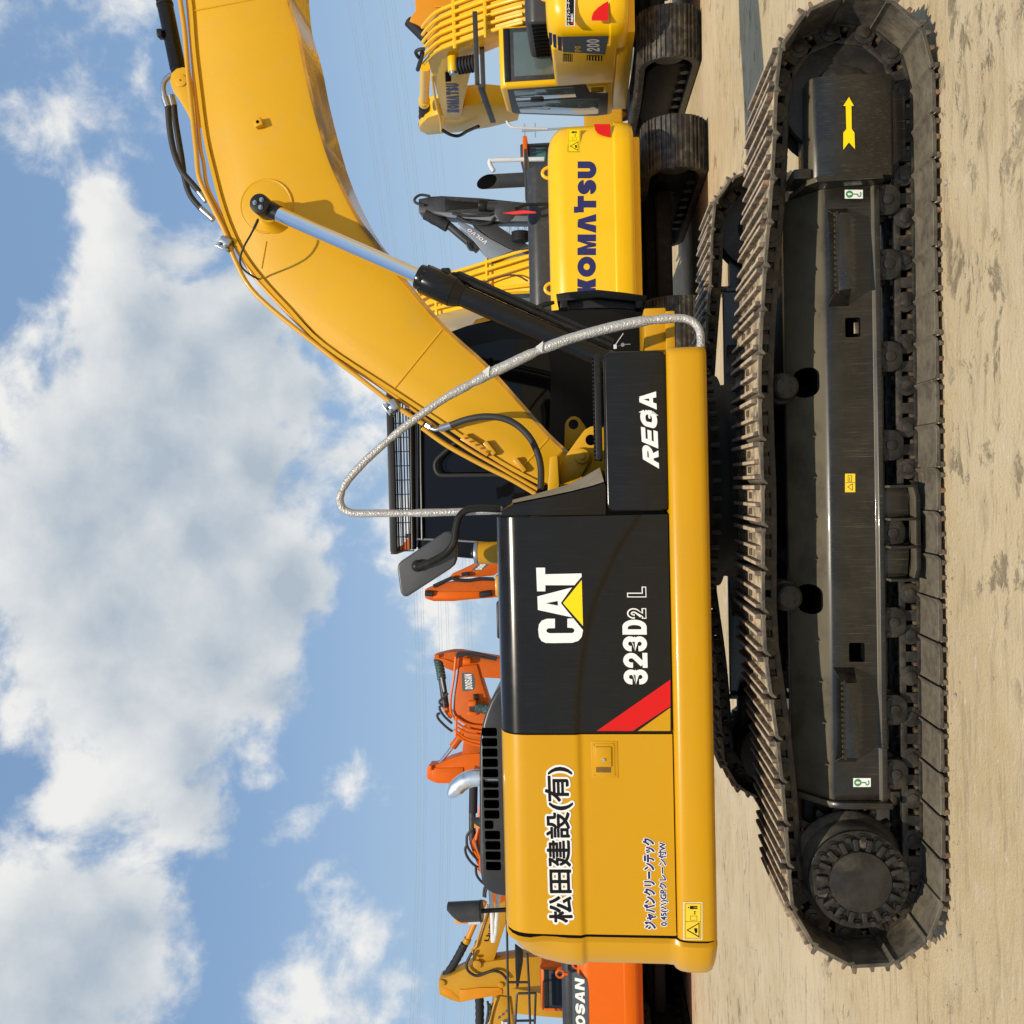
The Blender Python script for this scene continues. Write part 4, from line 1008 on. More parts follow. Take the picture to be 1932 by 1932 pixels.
for z, zz in ((Z8, (560, 1520)), (Z7, (385, 745))):
    mb = MB(); c = at(*z(*zz), 1.30); Rm = Matrix.Rotation(rad(-62 if z is Z8 else -34) , 3, 'Y')
    mb.box((c.x, 1.32, c.z), (.075, .10, .060), 'zinc', .012, Rm); k = Rm @ Vector((0, 0, .045)); mb.box((c.x + k.x, 1.33, c.z + k.z), (.085, .13, .012), 'zinc', .003, Rm)
    for s in (-.022, .022):
        o = Rm @ Vector((s, 0, .030)); mb.bolt((c.x + o.x, 1.27, c.z + o.z), (0, -1, 0), .010, .016, 'zinc')
    mb.build('pipe_clamp', boom)
# grease bank on the top flange
mb = MB(); a, b = at(*Z7(775, 920), 1.29), at(*Z7(925, 1015), 1.29); d = b - a
mb.box((a + b) / 2, (d.length, .03, .045), 'pipe_yellow', .004, Matrix.Rotation(-math.atan2(d.z, d.x), 3, 'Y'))
for i in range(5): p = a.lerp(b, .1 + .2 * i); mb.cyl(p, p + Vector((0, -.035, -.004)), .006, None, 'orange', 8)
mb.build('grease_bank', boom)
# hydraulic hose at the boom foot
mb = MB(); hh = [(705, 855), (800, 822), (900, 806), (1000, 815), (1085, 855), (1155, 925), (1198, 1010), (1218, 1100), (1217, 1215)]
mb.tube([at(*Z7(*p), y) for p, y in zip(hh, (1.27, 1.21, 1.18, 1.16, 1.15, 1.13, 1.1, 1.08, 1.05))], .0205, 'rubber', 14, 6)
hs = mb.build('hydraulic_hose', boom)
mb = MB(); mb.tube([at(*Z7(*p), y) for p, y in (((572, 852), 1.30), ((598, 872), 1.29), ((625, 880), 1.28), ((655, 872), 1.275), ((708, 855), 1.27))], .012, 'zinc', 12, 4)
mb.tube([at(*Z7(650, 873), 1.275), at(*Z7(712, 854), 1.268)], .023, 'zinc', 16); mb.cyl(at(*Z7(572, 850), 1.30), at(*Z7(596, 866), 1.295), .022, None, 'zinc', 6); mb.build('hose_fitting', hs)
# stick cylinder, its bracket and hoses
mb = MB(); a, b = at(*Z8(262, 450), 1.54), at(*Z8(170, 0), 1.54); d = (b - a).normalized()
mb.cyl(a + d * .02, b + d * 1.2, .052, None, 'gloss_black', 32); mb.cyl(a - d * .05, a + d * .05, .045, .052, 'gloss_black', 32)
c = at(*Z8(150, 215), 1.50); mb.box(c, (.05, .06, .035), 'satin_black', .006); mb.cyl(a + d * .44, a + d * .455, .055, None, 'satin_black', 32)
stc = mb.build('stick_cylinder', EX)
mb = MB(); mb.cyl(b + d * 1.2, Vector((4.96, 1.54, 4.86)), .040, None, 'chrome', 24); mb.build('piston_rod', stc)
mb = MB(); mb.prism([Vector((x, 1.37, z)) for x, z in ((4.86, 4.90), (5.02, 4.98), (5.40, 4.55), (5.46, 4.20), (5.08, 2.0), (4.94, 1.80), (4.74, 1.84), (4.74, 2.1), (4.96, 4.0), (4.92, 4.5))], (0, .34, 0), 'boom_yellow', .02, 2); mb.build('stick', EX)
mb = MB(); cb = at(*Z8(285, 515), 1.44)
bpts = [(215, 520), (222, 470), (255, 438), (300, 428), (330, 440), (400, 800), (345, 770), (330, 730), (285, 650), (235, 580)]
for y in (1.42, 1.62): mb.prism([at(*Z8(*p), 1.44) + Vector((0, y - 1.44, 0)) for p in bpts], (0, .04, 0), 'boom_yellow', .005)
mb.cyl((cb.x, 1.41, cb.z), (cb.x, 1.67, cb.z), .040, None, 'boom_yellow', 28, .003); mb.cyl((cb.x, 1.412, cb.z), (cb.x, 1.407, cb.z), .005, None, 'void_black', 8)
mb.build('cylinder_bracket', boom)
for pts, fit0, fit1, y in (([(195, 670), (205, 800), (232, 950), (280, 1070), (345, 1150), (398, 1212)], [(215, 470), (180, 500), (165, 545), (175, 610), (195, 672)], [(390, 1203), (435, 1262)], 1.50),
                           ([(232, 660), (242, 760), (262, 880), (282, 1000), (300, 1120), (335, 1225), (405, 1312)], [(215, 600), (232, 665)], [(398, 1304), (480, 1378)], 1.58)):
    mb = MB(); mb.tube([at(*Z8(*p), y) for p in pts], .020, 'rubber', 12, 6); ho_ = mb.build('stick_hose', boom)
    mb = MB(); mb.tube([at(*Z8(*p), y) for p in fit0], .017, 'zinc', 12, 4); mb.tube([at(*Z8(*p), y) for p in fit0[-2:]], .023, 'zinc', 14); mb.build('hose_fitting', ho_)
    mb = MB(); mb.tube([at(*Z8(*p), y) for p in fit1], .020, 'zinc', 12); mb.build('hose_fitting', ho_)
# boom foot brackets
mb = MB(); ear = [(1582, 970), (1592, 895), (1582, 875), (1560, 862), (1530, 857), (1500, 862), (1465, 880), (1420, 940), (1370, 1010), (1310, 1090), (1330, 1170), (1420, 1150), (1600, 1110)]
mb.prism([at(*Z7(*p), 1.16) for p in ear], (0, .05, 0), 'boom_yellow', .005)
e1 = mb.build('boom_bracket', EX); c = at(*Z7(1500, 938), 1.16); cut(e1, [hole([(c.x + .033 * cos(2 * pi * i / 24), c.z + .033 * sin(2 * pi * i / 24)) for i in range(24)], 1.1, 1.3, 'boom_yellow')])
mb = MB(); far = [(1350, 990), (1353, 850), (1365, 825), (1385, 808), (1410, 803), (1435, 815), (1470, 862), (1475, 990)]
mb.prism([at(*Z7(*p), 1.92) for p in far], (0, .05, 0), 'boom_yellow', .005); e2 = mb.build('boom_bracket', EX)
c = at(*Z7(1402, 850), 1.92); cut(e2, [hole([(c.x + .034 * cos(2 * pi * i / 24), c.z + .034 * sin(2 * pi * i / 24)) for i in range(24)], 1.85, 2.1, 'boom_yellow')])
mb = MB(); lk = [(1395, 995), (1425, 982), (1460, 985), (1500, 1018), (1500, 1050), (1480, 1085), (1440, 1150), (1330, 1190), (1325, 1120)]
mb.prism([at(*Z7(*p), 1.12) for p in lk], (0, .032, 0), 'boom_yellow', .006); c = at(*Z7(1450, 1030), 1.12)
mb.cyl((c.x, 1.125, c.z), (c.x, 1.10, c.z), .048, .044, 'boom_yellow', 28, .004); mb.bolt((c.x, 1.10, c.z), (0, -1, 0), .018, .024, 'boom_yellow')
mb.build('boom_pin_keeper', e1)
mb = MB(); tabp = [(1268, 1035), (1312, 1020), (1322, 1200), (1300, 1235), (1255, 1240)]
mb.prism([at(*Z7(*p), .90) for p in tabp], (0, .25, 0), 'boom_yellow', .006); mb.build('support_bracket', EX)

# ------------------------------------------------------------------ cab on the far side
YC = 1.92
mb = MB()
side = [(785, 1040), (800, 1047), (900, 1056), (1150, 1060), (1262, 1060), (1262, 586), (1160, 578), (1060, 581), (960, 594), (880, 612), (820, 634), (792, 652), (785, 670)]
S = [at(*p, YC) for p in side]
mb.prism([p + Vector((0, .02, 0)) for p in S], (0, .92, 0), 'cab_black', .03, 3)
cabo = mb.build('cab', EX)
mb = MB(); win = [(800, 1010), (1000, 1016), (1030, 1010), (1040, 700), (1030, 640), (950, 640), (880, 655), (812, 690), (800, 710)]
mb.prism([at(*p, YC + .018) for p in win], (0, .004, 0), 'glass_dark', .001); mb.build('side_window', cabo)
mb = MB(); mb.tube([at(780, 1036, YC), at(778, 900, YC), at(776, 700, YC)], .022, 'cab_black', 12)
mb.tube([at(797, 1018, YC + .01), at(795, 900, YC + .01), at(793, 700, YC + .01)], .012, 'cab_black', 10)
mb.tube([at(786, 1017, YC + .012), at(850, 1019, YC + .012), at(950, 1026, YC + .012)], .008, 'bare_steel', 8)
mb.build('roof_gutter', cabo)
mb = MB(); mb.tube([at(*p, YC - .03) for p in ((862, 833), (840, 852), (825.6, 865.7), (820.6, 877.4), (824, 890.8), (834, 896.6), (870, 896.6), (956, 895.8))], .014, 'rubber', 10, 5); mb.build('grab_rail', cabo)
# roof guard: heavy rim, bars and wires
mb = MB(); xa, xb = at(740, 1040, YC).x, at(740, 745, YC).x; z1 = at(735, 900, YC).z; z0 = at(775, 900, YC).z - .01
mb.box(((xa + xb) / 2, YC - .02, z1 - .022), (xb - xa, .05, .046), 'mesh_black', .004); mb.box(((xa + xb) / 2, YC + .85, z1 - .022), (xb - xa, .05, .046), 'mesh_black', .004)
mb.box((xa, YC + .42, z1 - .022), (.04, .9, .046), 'mesh_black', .004); mb.box((xb, YC + .42, z1 - .022), (.04, .9, .046), 'mesh_black', .004)
for i in range(5): z = z0 + (z1 - .04 - z0) * (i + .3) / 5; mb.tube([(xa, YC, z), (xb, YC, z)], .0042, 'mesh_black', 6)
n = 11
for i in range(n + 1): x = xa + (xb - xa) * i / n; mb.tube([(x, YC, z0), (x, YC, z1 - .03)], .0035, 'mesh_black', 6)
for i in range(1, 9): y = YC + .85 * i / 9; mb.tube([(xa, y, z1 - .03), (xb, y, z1 - .03)], .004, 'mesh_black', 6)
mb.prism([(xa + .01, YC - .0, z0 - .01), (xa + .16, YC - .0, z0 - .02), (xa + .01, YC - .0, z1 - .05)], (0, .012, 0), 'orange_worn')
mb.box((xa + .09, YC + .3, (z0 + z1) / 2 - .02), (.03, .03, .12), 'mesh_black'); mb.box((xb - .09, YC + .3, (z0 + z1) / 2 - .02), (.03, .03, .12), 'mesh_black')
mb.build('roof_guard', cabo)
# window guard in front of the cab and wiper
mb = MB(); gp = [(1049, 554.7), (1070, 551), (1128.6, 546.5), (1180, 552), (1221, 558), (1219, 571), (1128, 561), (1051, 569)]
mb.prism([at(*p, YC + .02) for p in gp], (0, .85, 0), 'satin_black', .004); mb.prism([at(*p, YC + .10) for p in ((1060, 567), (1128, 560), (1208, 569), (1205, 584), (1128, 580), (1066, 584))], (0, .7, 0), 'mesh_black')
for p in ((1064, 575), (1206, 576)): c = at(*p, YC + .03); mb.box(c, (.05, .05, .05), 'satin_black', .005)
mb.build('window_guard', cabo)
mb = MB(); mb.prism([at(*ZJ(*p), YC - .02) for p in ((370, 845), (530, 775), (605, 768), (608, 790), (540, 812), (385, 860))], (0, .03, 0), 'satin_black', .003); mb.build('wiper_arm', cabo)
# ------------------------------------------------------------------ the other machines in the yard
def basic_machine(name, label, loc, head, col, group=None, hood='charcoal', cw=True, cab=True, track='k_track', cabcol=None, glass='glass_dark'):
    """head: compass angle of the front, measured from +X. Local axes: x forward, y left, z up"""
    r = thing(name, label, 'excavator', (loc[0], loc[1], 0), head, group)
    cabcol = cabcol or col
    for s in (1, -1):
        yc = 1.19 * s; mb = MB(); R, xc = .42, 1.72
        out = [(-xc + i * 2 * xc / 8, .02) for i in range(9)] + [(xc + R * sin(rad(a)), .44 - R * cos(rad(a))) for a in range(15, 180, 15)] + [(xc - i * 2 * xc / 8, .86 - .03 * sin(pi * i / 8)) for i in range(9)] + [(-xc - R * sin(rad(a)), .44 + R * cos(rad(a))) for a in range(15, 180, 15)]
        inn = [(x * .965, .44 + (z - .44) * .80) for x, z in out]
        n = len(out)
        rings = [[(out[i][0], yc - .35, out[i][1]), (out[i][0], yc + .35, out[i][1]), (inn[i][0], yc + .35, inn[i][1]), (inn[i][0], yc - .35, inn[i][1])] for i in range(n)]
        mb.loft(rings + [rings[0]], track, True, False)
        sh, pm = spread([Vector(p) for p in out], 47)
        for m, T in sh:
            for k in (-.062, 0, .062):
                p = m + T * k; nn = Vector((T.y, -T.x)); mb.box((p.x + nn.x * .016, yc, p.y + nn.y * .016), (.018, .69, .036), track, 0, Matrix.Rotation(-math.atan2(T.y, T.x), 3, 'Y'))
        ch = mb.build('crawler_track', r, local=True)
        mb = MB(); mb.prism([(-1.40, yc - .22, .17), (1.40, yc - .22, .17), (1.48, yc - .22, .40), (1.40, yc - .22, .62), (1.1, yc - .22, .72), (-1.1, yc - .22, .72), (-1.40, yc - .22, .62), (-1.48, yc - .22, .40)], (0, .44, 0), 'dark_underbody', .03)
        mb.box((.3, yc - .23 * s, .48), (2.0, .05, .26), 'frame_black', .02)
        for q in range(7): mb.cyl((-1.2 + .4 * q, yc - .27, .16), (-1.2 + .4 * q, yc + .27, .16), .08, None, 'casting_black', 12)
        mb.build('track_frame', r, local=True)
        mb = MB()
        for xw, rr in ((-1.70, .33), (1.72, .32)): mb.lathe([(0, 0), (0, rr * .6), (.05, rr * .75), (.12, rr), (.36, rr), (.43, rr * .75), (.48, rr * .6), (.48, 0)], (xw, yc - .24, .44), (0, 1, 0), 'casting_black', 24)
        mb.build('track_wheel', r, local=True)
    mb = MB(); mb.box((0, 0, .62), (1.5, 1.9, .34), 'dark_underbody', .04); mb.cyl((0, 0, .78), (0, 0, 1.02), .60, None, 'dark_underbody', 28)
    mb.box((.9, 0, .55), (.5, 1.7, .22), 'dark_underbody', .04); mb.box((-.9, 0, .55), (.5, 1.7, .22), 'dark_underbody', .04); mb.build('car_body', r, local=True)
    mb = MB(); mb.box((-.55, 0, 1.06), (3.4, 2.46, .25), col, .02); mb.build('deck', r, local=True)
    mb = MB()
    mb.box((-1.25, -.55, 1.63), (1.75, 1.40, .92), col, .05, seg=3); mb.box((-1.35, .79, 1.63), (1.55, 1.10, .92), col, .05, seg=3)
    mb.box((.55, -.92, 1.42), (1.45, .64, .5), col, .05, seg=3); hs = mb.build('engine_housing', r, local=True)
    mb = MB(); mb.prism([(-2.05, -1.0, 2.06), (-2.05, -1.0, 2.34), (-1.95, -1.0, 2.45), (-.75, -1.0, 2.45), (-.62, -1.0, 2.33), (-.62, -1.0, 2.06)], (0, 1.95, 0), hood, .05, 3); mb.build('engine_hood', r, local=True)
    for q in range(9): 
        if hood == 'charcoal' and q == 0: mb = MB()
        if hood == 'charcoal': mb.box((-1.95 + .14 * q, .954, 2.25), (.09, .02, .22), 'void_black', .006)
    if hood == 'charcoal': mb.build('hood_louvre', r, local=True)
    mb = MB()
    for ys in (-1.20, -.62): mb.tube([(.0, ys, 1.66), (.0, ys, 2.35), (.10, ys, 2.45), (1.1, ys, 2.40), (1.2, ys, 2.3), (1.22, ys, 1.66)], .018, 'satin_black', 8)
    mb.build('deck_handrail', r, local=True)
    mb = MB()
    for ys in (-.75, .75): mb.tube([(-2.45, ys + .07 * cos(rad(a)), 2.12 + .09 * sin(rad(a))) for a in range(0, 181, 20)], .022, col, 8)
    mb.build('lifting_eye', r, local=True)
    mb = MB()
    for xs in (-1.1, -.5): mb.box((xs, -1.256, 1.62), (.012, .012, .84), 'void_black')
    for ys in (.62, 1.0): mb.box((-.60, ys, 1.62), (.012, .01, .3), 'void_black')
    mb.build('panel_seam', r, local=True)
    if cw:
        pl = []
        for z, d in ((1.03, .10), (1.045, .05), (1.10, .02), (1.20, .0), (1.27, .0), (1.285, .022), (1.30, .025), (1.90, .025), (1.98, .045), (2.05, .085), (2.10, .14), (2.13, .22), (2.14, .30)):
            hw = 1.345 - d; xr = -2.75 + d; c = .32
            ring = [(-2.0, -hw), (xr + c, -hw)] + [(xr + c - c * sin(rad(a)), -hw + c - c * cos(rad(a))) for a in (22, 45, 68)] + [(xr, -hw + c), (xr, 0), (xr, hw - c)] + [(xr + c - c * cos(rad(a)), hw - c + c * sin(rad(a))) for a in (22, 45, 68)] + [(xr + c, hw), (-2.0, hw)]
            pl.append([(x, y, z) for x, y in ring])
        mb = MB(); mb.loft(pl, col); mb.build('counterweight', r, 50, local=True)
    if cab:
        mb = MB(); S = [(-.45, 1.18), (1.28, 1.18), (1.36, 1.45), (1.30, 1.75), (.95, 2.85), (.80, 2.97), (-.38, 2.97), (-.45, 2.90)]
        mb.prism([(x, .34, z) for x, z in S], (0, .93, 0), cabcol, .06, 3); c = mb.build('cab', r, local=True)
        mb = MB(); mb.prism([(x, 1.266, z) for x, z in ((-.38, 1.62), (.02, 1.56), (.10, 1.26), (1.22, 1.26), (1.27, 1.45), (1.22, 1.74), (.88, 2.84), (.80, 2.88), (-.36, 2.86))], (0, .010, 0), 'charcoal', .004); dr = mb.build('cab_door', c, local=True)
        mb = MB(); mb.prism([(x, 1.274, z) for x, z in ((.30, 1.75), (.36, 1.40), (1.14, 1.42), (1.15, 1.72), (.83, 2.74), (.27, 2.76))], (0, .008, 0), glass, .003); mb.build('door_window', dr, local=True)
        mb = MB(); mb.prism([(x, 1.274, z) for x, z in ((-.30, 1.82), (.18, 1.78), (.18, 2.76), (-.30, 2.76))], (0, .008, 0), glass, .003); mb.build('side_window', dr, local=True)
        mb = MB(); mb.box((.235, 1.285, 2.42), (.05, .03, .22), 'satin_black', .008); mb.build('door_handle', dr, local=True)
        mb = MB(); mb.prism([(x, 1.276, z) for x, z in ((-.30, 1.60), (.0, 1.52), (.06, 1.30), (-.34, 1.30))], (0, .010, 0), col, .004)
        for q in range(5): mb.box((-.24 + .055 * q, 1.288, 1.44), (.018, .006, .2), 'void_black')
        mb.build('vent_panel', c, local=True)
        mb = MB(); mb.box((-.455, .79, 2.46), (.014, .80, .86), 'charcoal', .004); mb.box((-.462, .79, 2.84), (.03, .80, .10), 'satin_black', .02); mb.build('rear_panel', c, local=True)
        mb = MB(); mb.box((-.465, .79, 2.40), (.012, .66, .66), glass, .003); mb.build('rear_window', c, local=True)
        mb = MB(); mb.prism([(1.372, .42, 1.5), (1.318, .42, 1.78), (.972, .42, 2.80), (.99, .42, 2.81), (1.336, .42, 1.79), (1.39, .42, 1.5)], (0, .76, 0), glass); mb.build('windscreen', c, local=True)
    return r
def PP(z, p0, n):
    return lambda pts: [at_plane(*z(*p), p0, n) for p in pts]
NY = Vector((0, 1, 0))
def polyplate(name, root, z, pts, y, th, m, bev=.02):
    mb = MB(); mb.prism(zat(z, pts, y), (0, th, 0), m, bev); return mb.build(name, root)
def pipe(name, root, runs, m, rr):
    for P in runs:
        mb = MB(); mb.tube(P, rr, m, 8, 4); mb.build(name, root)
def bellows(name, root, a, b, r0, m, n=9):
    mb = MB(); d = b - a
    for i in range(n): p = a + d * (i / n); q = a + d * ((i + .62) / n); mb.cyl(p, q, r0, r0 * 1.0, m, 18, .01); mb.cyl(q, a + d * ((i + 1) / n), r0 * .84, None, m, 18)
    return mb.build(name, root)
GY = 'yellow excavators parked in a row'
# ---- yellow excavator seen from behind
K1 = basic_machine('excavator', 'bright yellow excavator seen from behind, big navy KOMATSU across its counterweight', (3.36, 10.34), rad(90), 'k_yellow', GY, glass='glass_green')
yk = 7.59 + .026
kw, Wk = word([('K', .80), ('O', .98), ('M', 1.0), ('^', .92), ('T', .80), ('S', .70), ('U', .82)], .07, .335)
tx = .80 + .98 + 1.0 + .92 + .07 * 4
kw.append([Vector((tx - .02, .98)), Vector((tx + .28, .98)), Vector((tx + .28, 1.2)), Vector((tx - .02, 1.2))])
lay = [(quadmap(kw, Wk, Z6, [(1143, 1678), (1145, 918), (1252, 918), (1248, 1678)], yk), 'decal_navy')]
sticker('reflector', [([[p + Vector((0, -.002, 0)) for p in zat(Z6, [(1237, 706), (1330, 706), (1331, 783), (1292, 775), (1262, 762), (1245, 742)], yk)]], 'decal_red')], K1)
sticker('counterweight_lettering', lay, K1)
wlabel(Z6, 1090, 1158, 737, 864, yk, K1, ground='decal_yellow', rim='k_yellow')
mb = MB(); a, b = at(*Z6(857, 1022), 9.0), at(*Z6(690, 1022), 9.0); rr = .10
q = 22; ring0 = [a + Vector((rr * cos(2 * pi * i / q), rr * sin(2 * pi * i / q), 0)) for i in range(q)]
ring1 = [Vector((p.x, p.y, b.z + .16 + (p.y - a.y) * 1.55)) for p in ring0]
mb.loft([ring0, ring1], 'charcoal', True, False); mb.loft([[a + (p - a) * .94 for p in ring0], [Vector((a.x + (p.x - a.x) * .94, a.y + (p.y - a.y) * .94, p.z - .004)) for p in ring1]], 'void_black', True, False)
mb.box((a.x, 9.0, a.z), (.7, .5, .04), 'charcoal', .01); mb.build('exhaust_stack', K1)
mb = MB(); mb.tube([at(*Z6(*p), 10.2) for p in ((955, 905), (800, 908), (665, 912), (645, 918), (648, 940), (668, 975))], .035, 'foam_wrap', 12, 5); mb.build('wrapped_handrail', K1)
# its boom, seen from behind with pipes up the back
kb = [(.0, 1.75), (-.22, 2.05), (.7, 3.35), (1.55, 4.30), (2.3, 4.78), (2.9, 4.80), (4.2, 4.2), (5.4, 3.3), (5.3, 3.0), (4.0, 3.55), (2.8, 3.85), (2.2, 3.70), (1.2, 2.75), (.35, 1.75)]
mb = MB(); mb.prism([(x, -.36, z) for x, z in kb], (0, .64, 0), 'k_yellow', .015); bo = mb.build('boom', K1, local=True)
runs = []
back = [Vector((-.30, 0, 2.12)), Vector((.62, 0, 3.42)), Vector((1.48, 0, 4.38)), Vector((2.25, 0, 4.87)), Vector((2.95, 0, 4.88))]
for y in (-.32, -.20, -.07, .08, .20): runs.append([p + Vector((0, y + (.12 * (1 if y > 0 else -1) * max(0, 1 - i / 1.2)), 0)) for i, p in enumerate(back)])
mb = MB()
for P in runs: mb.tube(P, .028, 'k_yellow', 8, 4)
for t in (.9, 1.9, 2.6):
    i = int(t); p = back[i].lerp(back[i + 1], t - i); mb.box((p.x, -.04, p.z + .0), (.05, .74, .05), 'k_yellow', .01, Matrix.Rotation(rad(-50), 3, 'Y'))
mb.build('boom_pipe', bo, local=True)
mb = MB(); mb.tube([Vector((-.4, -.30, 2.05)), Vector((-.1, -.42, 2.45)), Vector((.2, -.40, 2.8)), Vector((.55, -.36, 3.2))], .04, 'rubber', 10, 5); mb.build('hydraulic_hose', bo, local=True); mb = MB(); mb.tube([Vector((-.4, .30, 2.05)), Vector((-.15, .42, 2.3)), Vector((.15, .36, 2.75))], .035, 'rubber', 10, 5); mb.build('hydraulic_hose', bo, local=True); mb = MB()
mb.tube([Vector((.9, -.10, 3.85)), Vector((.6, .02, 3.6)), Vector((.2, -.05, 2.9)), Vector((.0, .1, 2.6))], .014, 'rubber', 8, 5); mb.build('hydraulic_hose', bo, local=True)
# mirror tied with a red ribbon, on the black post
mb = MB(); c = at(*Z6(732, 1203), 8.0); mb.cyl((c.x, 8.0, c.z), (c.x, 8.04, c.z), .15, .13, 'charcoal', 24, .02); mb.tube([c + Vector((0, .05, 0)), at(*Z6(850, 1165), 8.05), at(*Z6(990, 1160), 8.05)], .022, 'satin_black', 8); m_ = mb.build('rear_view_mirror', K1)
mb = MB(); P = zat(Z6, [(715, 1213), (780, 1203), (840, 1196), (905, 1205), (908, 1213), (840, 1215), (780, 1220)], 7.95); mb.prism(P, (0, .012, 0), 'ribbon_red'); mb.build('red_ribbon', m_)

# ---- yellow excavator at the right edge, turned a little away
A2 = rad(90 - 5.0); F2 = Vector((cos(A2), sin(A2), 0)); L2 = Vector((-sin(A2), cos(A2), 0))
corner = at(1186, 58, 8.25); C2 = corner + F2 * 2.62 - L2 * 1.345
K2 = basic_machine('excavator', 'bright yellow excavator at the right edge, PC 200 on its dark side band', (C2.x, C2.y), A2, 'k_yellow', GY, glass='glass_green')
pl_ = C2 + L2 * 1.348
SP = PP(ZA, pl_, L2)
def side2(pts, l=0.0): return [p + L2 * l for p in SP(pts)]
mb = MB(); mb.polys([side2([(780, 345), (1222, 338), (1185, 515), (980, 500), (790, 492)])], 'decal_grey')
mb.polys([side2(q, .002) for q in ([(655, 303), (685, 308), (690, 425), (660, 415)], [(692, 318), (725, 325), (730, 455), (697, 440)], [(738, 340), (778, 345), (778, 480), (742, 470)])], 'decal_navy')
def text2(spec, gap, w, q, m, l):
    pls, Wd = word(spec, gap, w); TL, TR, BR, BL = side2(q, l)
    mb.polys([[((BL * (1 - p.x / Wd) + BR * (p.x / Wd)) * (1 - p.y) + (TL * (1 - p.x / Wd) + TR * (p.x / Wd)) * p.y) + L2 * (i % 7) * 1e-4 for p in pl] for i, pl in enumerate(pls)], m)
text2([('P', .6), ('C', .62)], .14, .2, [(900, 482), (898, 428), (955, 428), (958, 482)], 'decal_gold', .004)
text2([('2', .62), ('0', .62), ('0', .62)], .10, .2, [(1012, 480), (1010, 366), (1132, 364), (1134, 480)], 'decal_white', .004)
mb.polys([side2(q) for q in ([(790, 505), (880, 512), (878, 582), (788, 578)], [(1015, 520), (1160, 525), (1155, 575), (1012, 570)])], 'void_black')
for k in range(5):
    mb.polys([side2([(795 + 18 * k, 510), (803 + 18 * k, 511), (802 + 18 * k, 578), (794 + 18 * k, 577)], .004), side2([(1022 + 28 * k, 524), (1034 + 28 * k, 524), (1032 + 28 * k, 570), (1020 + 28 * k, 569)], .004)], 'k_yellow')
mb.build('side_decal', K2)
mb = MB(); rp2 = corner - F2 * .13; RP = PP(ZA, C2 - F2 * 2.755, F2); LB = lambda pts, l: [p - F2 * l for p in RP(pts)]
mb.polys([LB([(1060, 195), (1058, 165), (1075, 115), (1120, 70), (1170, 35), (1215, 10), (1215, 195)], .002)], 'decal_red')
mb.polys([LB([(815, 245), (815, -60), (905, -60), (898, 245)], .002)], 'decal_white'); mb.polys([LB([(822, 240), (822, -60), (895, -60), (889, 240)], .004)], 'decal_black')
def rear_text(s, q, bold):
    A, bx = font_polys(s, bold, 8); TL, TR, BR, BL = LB(q, .006); w, h = bx[2] - bx[0], bx[3] - bx[1]
    for pl, k in A: mb.polys([[((BL * (1 - (p.x - bx[0]) / w) + BR * ((p.x - bx[0]) / w)) * (1 - (p.y - bx[1]) / h) + (TL * (1 - (p.x - bx[0]) / w) + TR * ((p.x - bx[0]) / w)) * ((p.y - bx[1]) / h)) - F2 * k * 1e-4 for p in q_] for q_ in pl], 'decal_white')
rear_text('ドライブレコーダー', [(830, 235), (828, -10), (852, -10), (854, 235)], .03)
rear_text('REC', [(862, 205), (862, 130), (884, 130), (884, 205)], .04)
mb.polys([LB([(873 + 10 * cos(a), 220 + 10 * sin(a)) for a in [2 * pi * i / 14 for i in range(14)]], .006)], 'decal_red')
mb.build('rear_decal', K2)
# roof visor rail, cab rear trim, handrail
mb = MB(); P = PP(ZB, C2 + L2 * .8 - F2 * .45, F2)
a, b = P([(905, 165), (940, 1190)]); d = (b - a).normalized(); mb.box((a + b) / 2, ((b - a).length, .06, .075), 'charcoal', .01, d.to_track_quat('X', 'Z').to_matrix())
mb.box((a + b) / 2 + F2 * .9, ((b - a).length, .06, .075), 'charcoal', .01, d.to_track_quat('X', 'Z').to_matrix())
mb.prism([b, b + Vector((0, 0, -.10)), b + F2 * 1.9 + Vector((0, 0, -.10)), b + F2 * 1.9], L2 * .05, 'charcoal', .01); mb.build('roof_guard', K2)
# boom, arm and cylinders on the middle plane
BP = PP(ZB, C2 + L2 * .32, L2)
lft = [(250, 880), (430, 700), (650, 610), (900, 520), (1200, 420), (1500, 330), (1640, 300), (1640, 520), (1300, 640), (905, 800), (850, 990), (790, 1260), (740, 1500), (690, 1700), (470, 1690), (420, 1500), (330, 1150)]
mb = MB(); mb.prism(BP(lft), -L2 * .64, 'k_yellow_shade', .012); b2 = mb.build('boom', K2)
mb = MB()
for k, o in enumerate((-.02, .10, .22, .34, .46, .58)):
    ed = [(1640, 290), (1400, 350), (1150, 425), (900, 510), (650, 598), (430, 690), (300, 800), (232, 880)]
    mb.tube([p - L2 * o + Vector((0, 0, .06)) for p in BP(ed)], .030, 'k_yellow', 8, 4)
for e in ((1130, 430), (690, 585)): p = BP([e])[0] - L2 * .29 + Vector((0, 0, .08)); mb.box(p, (.06, .80, .06), 'k_yellow', .01, Matrix.Rotation(A2, 3, 'Z'))
mb.tube(BP([(300, 1060), (330, 1300), (370, 1500), (420, 1700), (430, 1850)]), .026, 'k_yellow', 8, 4); mb.build('boom_pipe', b2)
kt = [(p.x, p.y) for p in []]
spec = [('K', .80), ('O', .90), ('M', 1.0), ('^', .92), ('T', .80), ('S', .70), ('U', .82)]
pls, Wd = word(spec, .08, .33); mb = MB(); TL, TR, BR, BL = [p + L2 * .004 for p in BP([(515, 1585), (492, 1172), (680, 1172), (688, 1585)])]
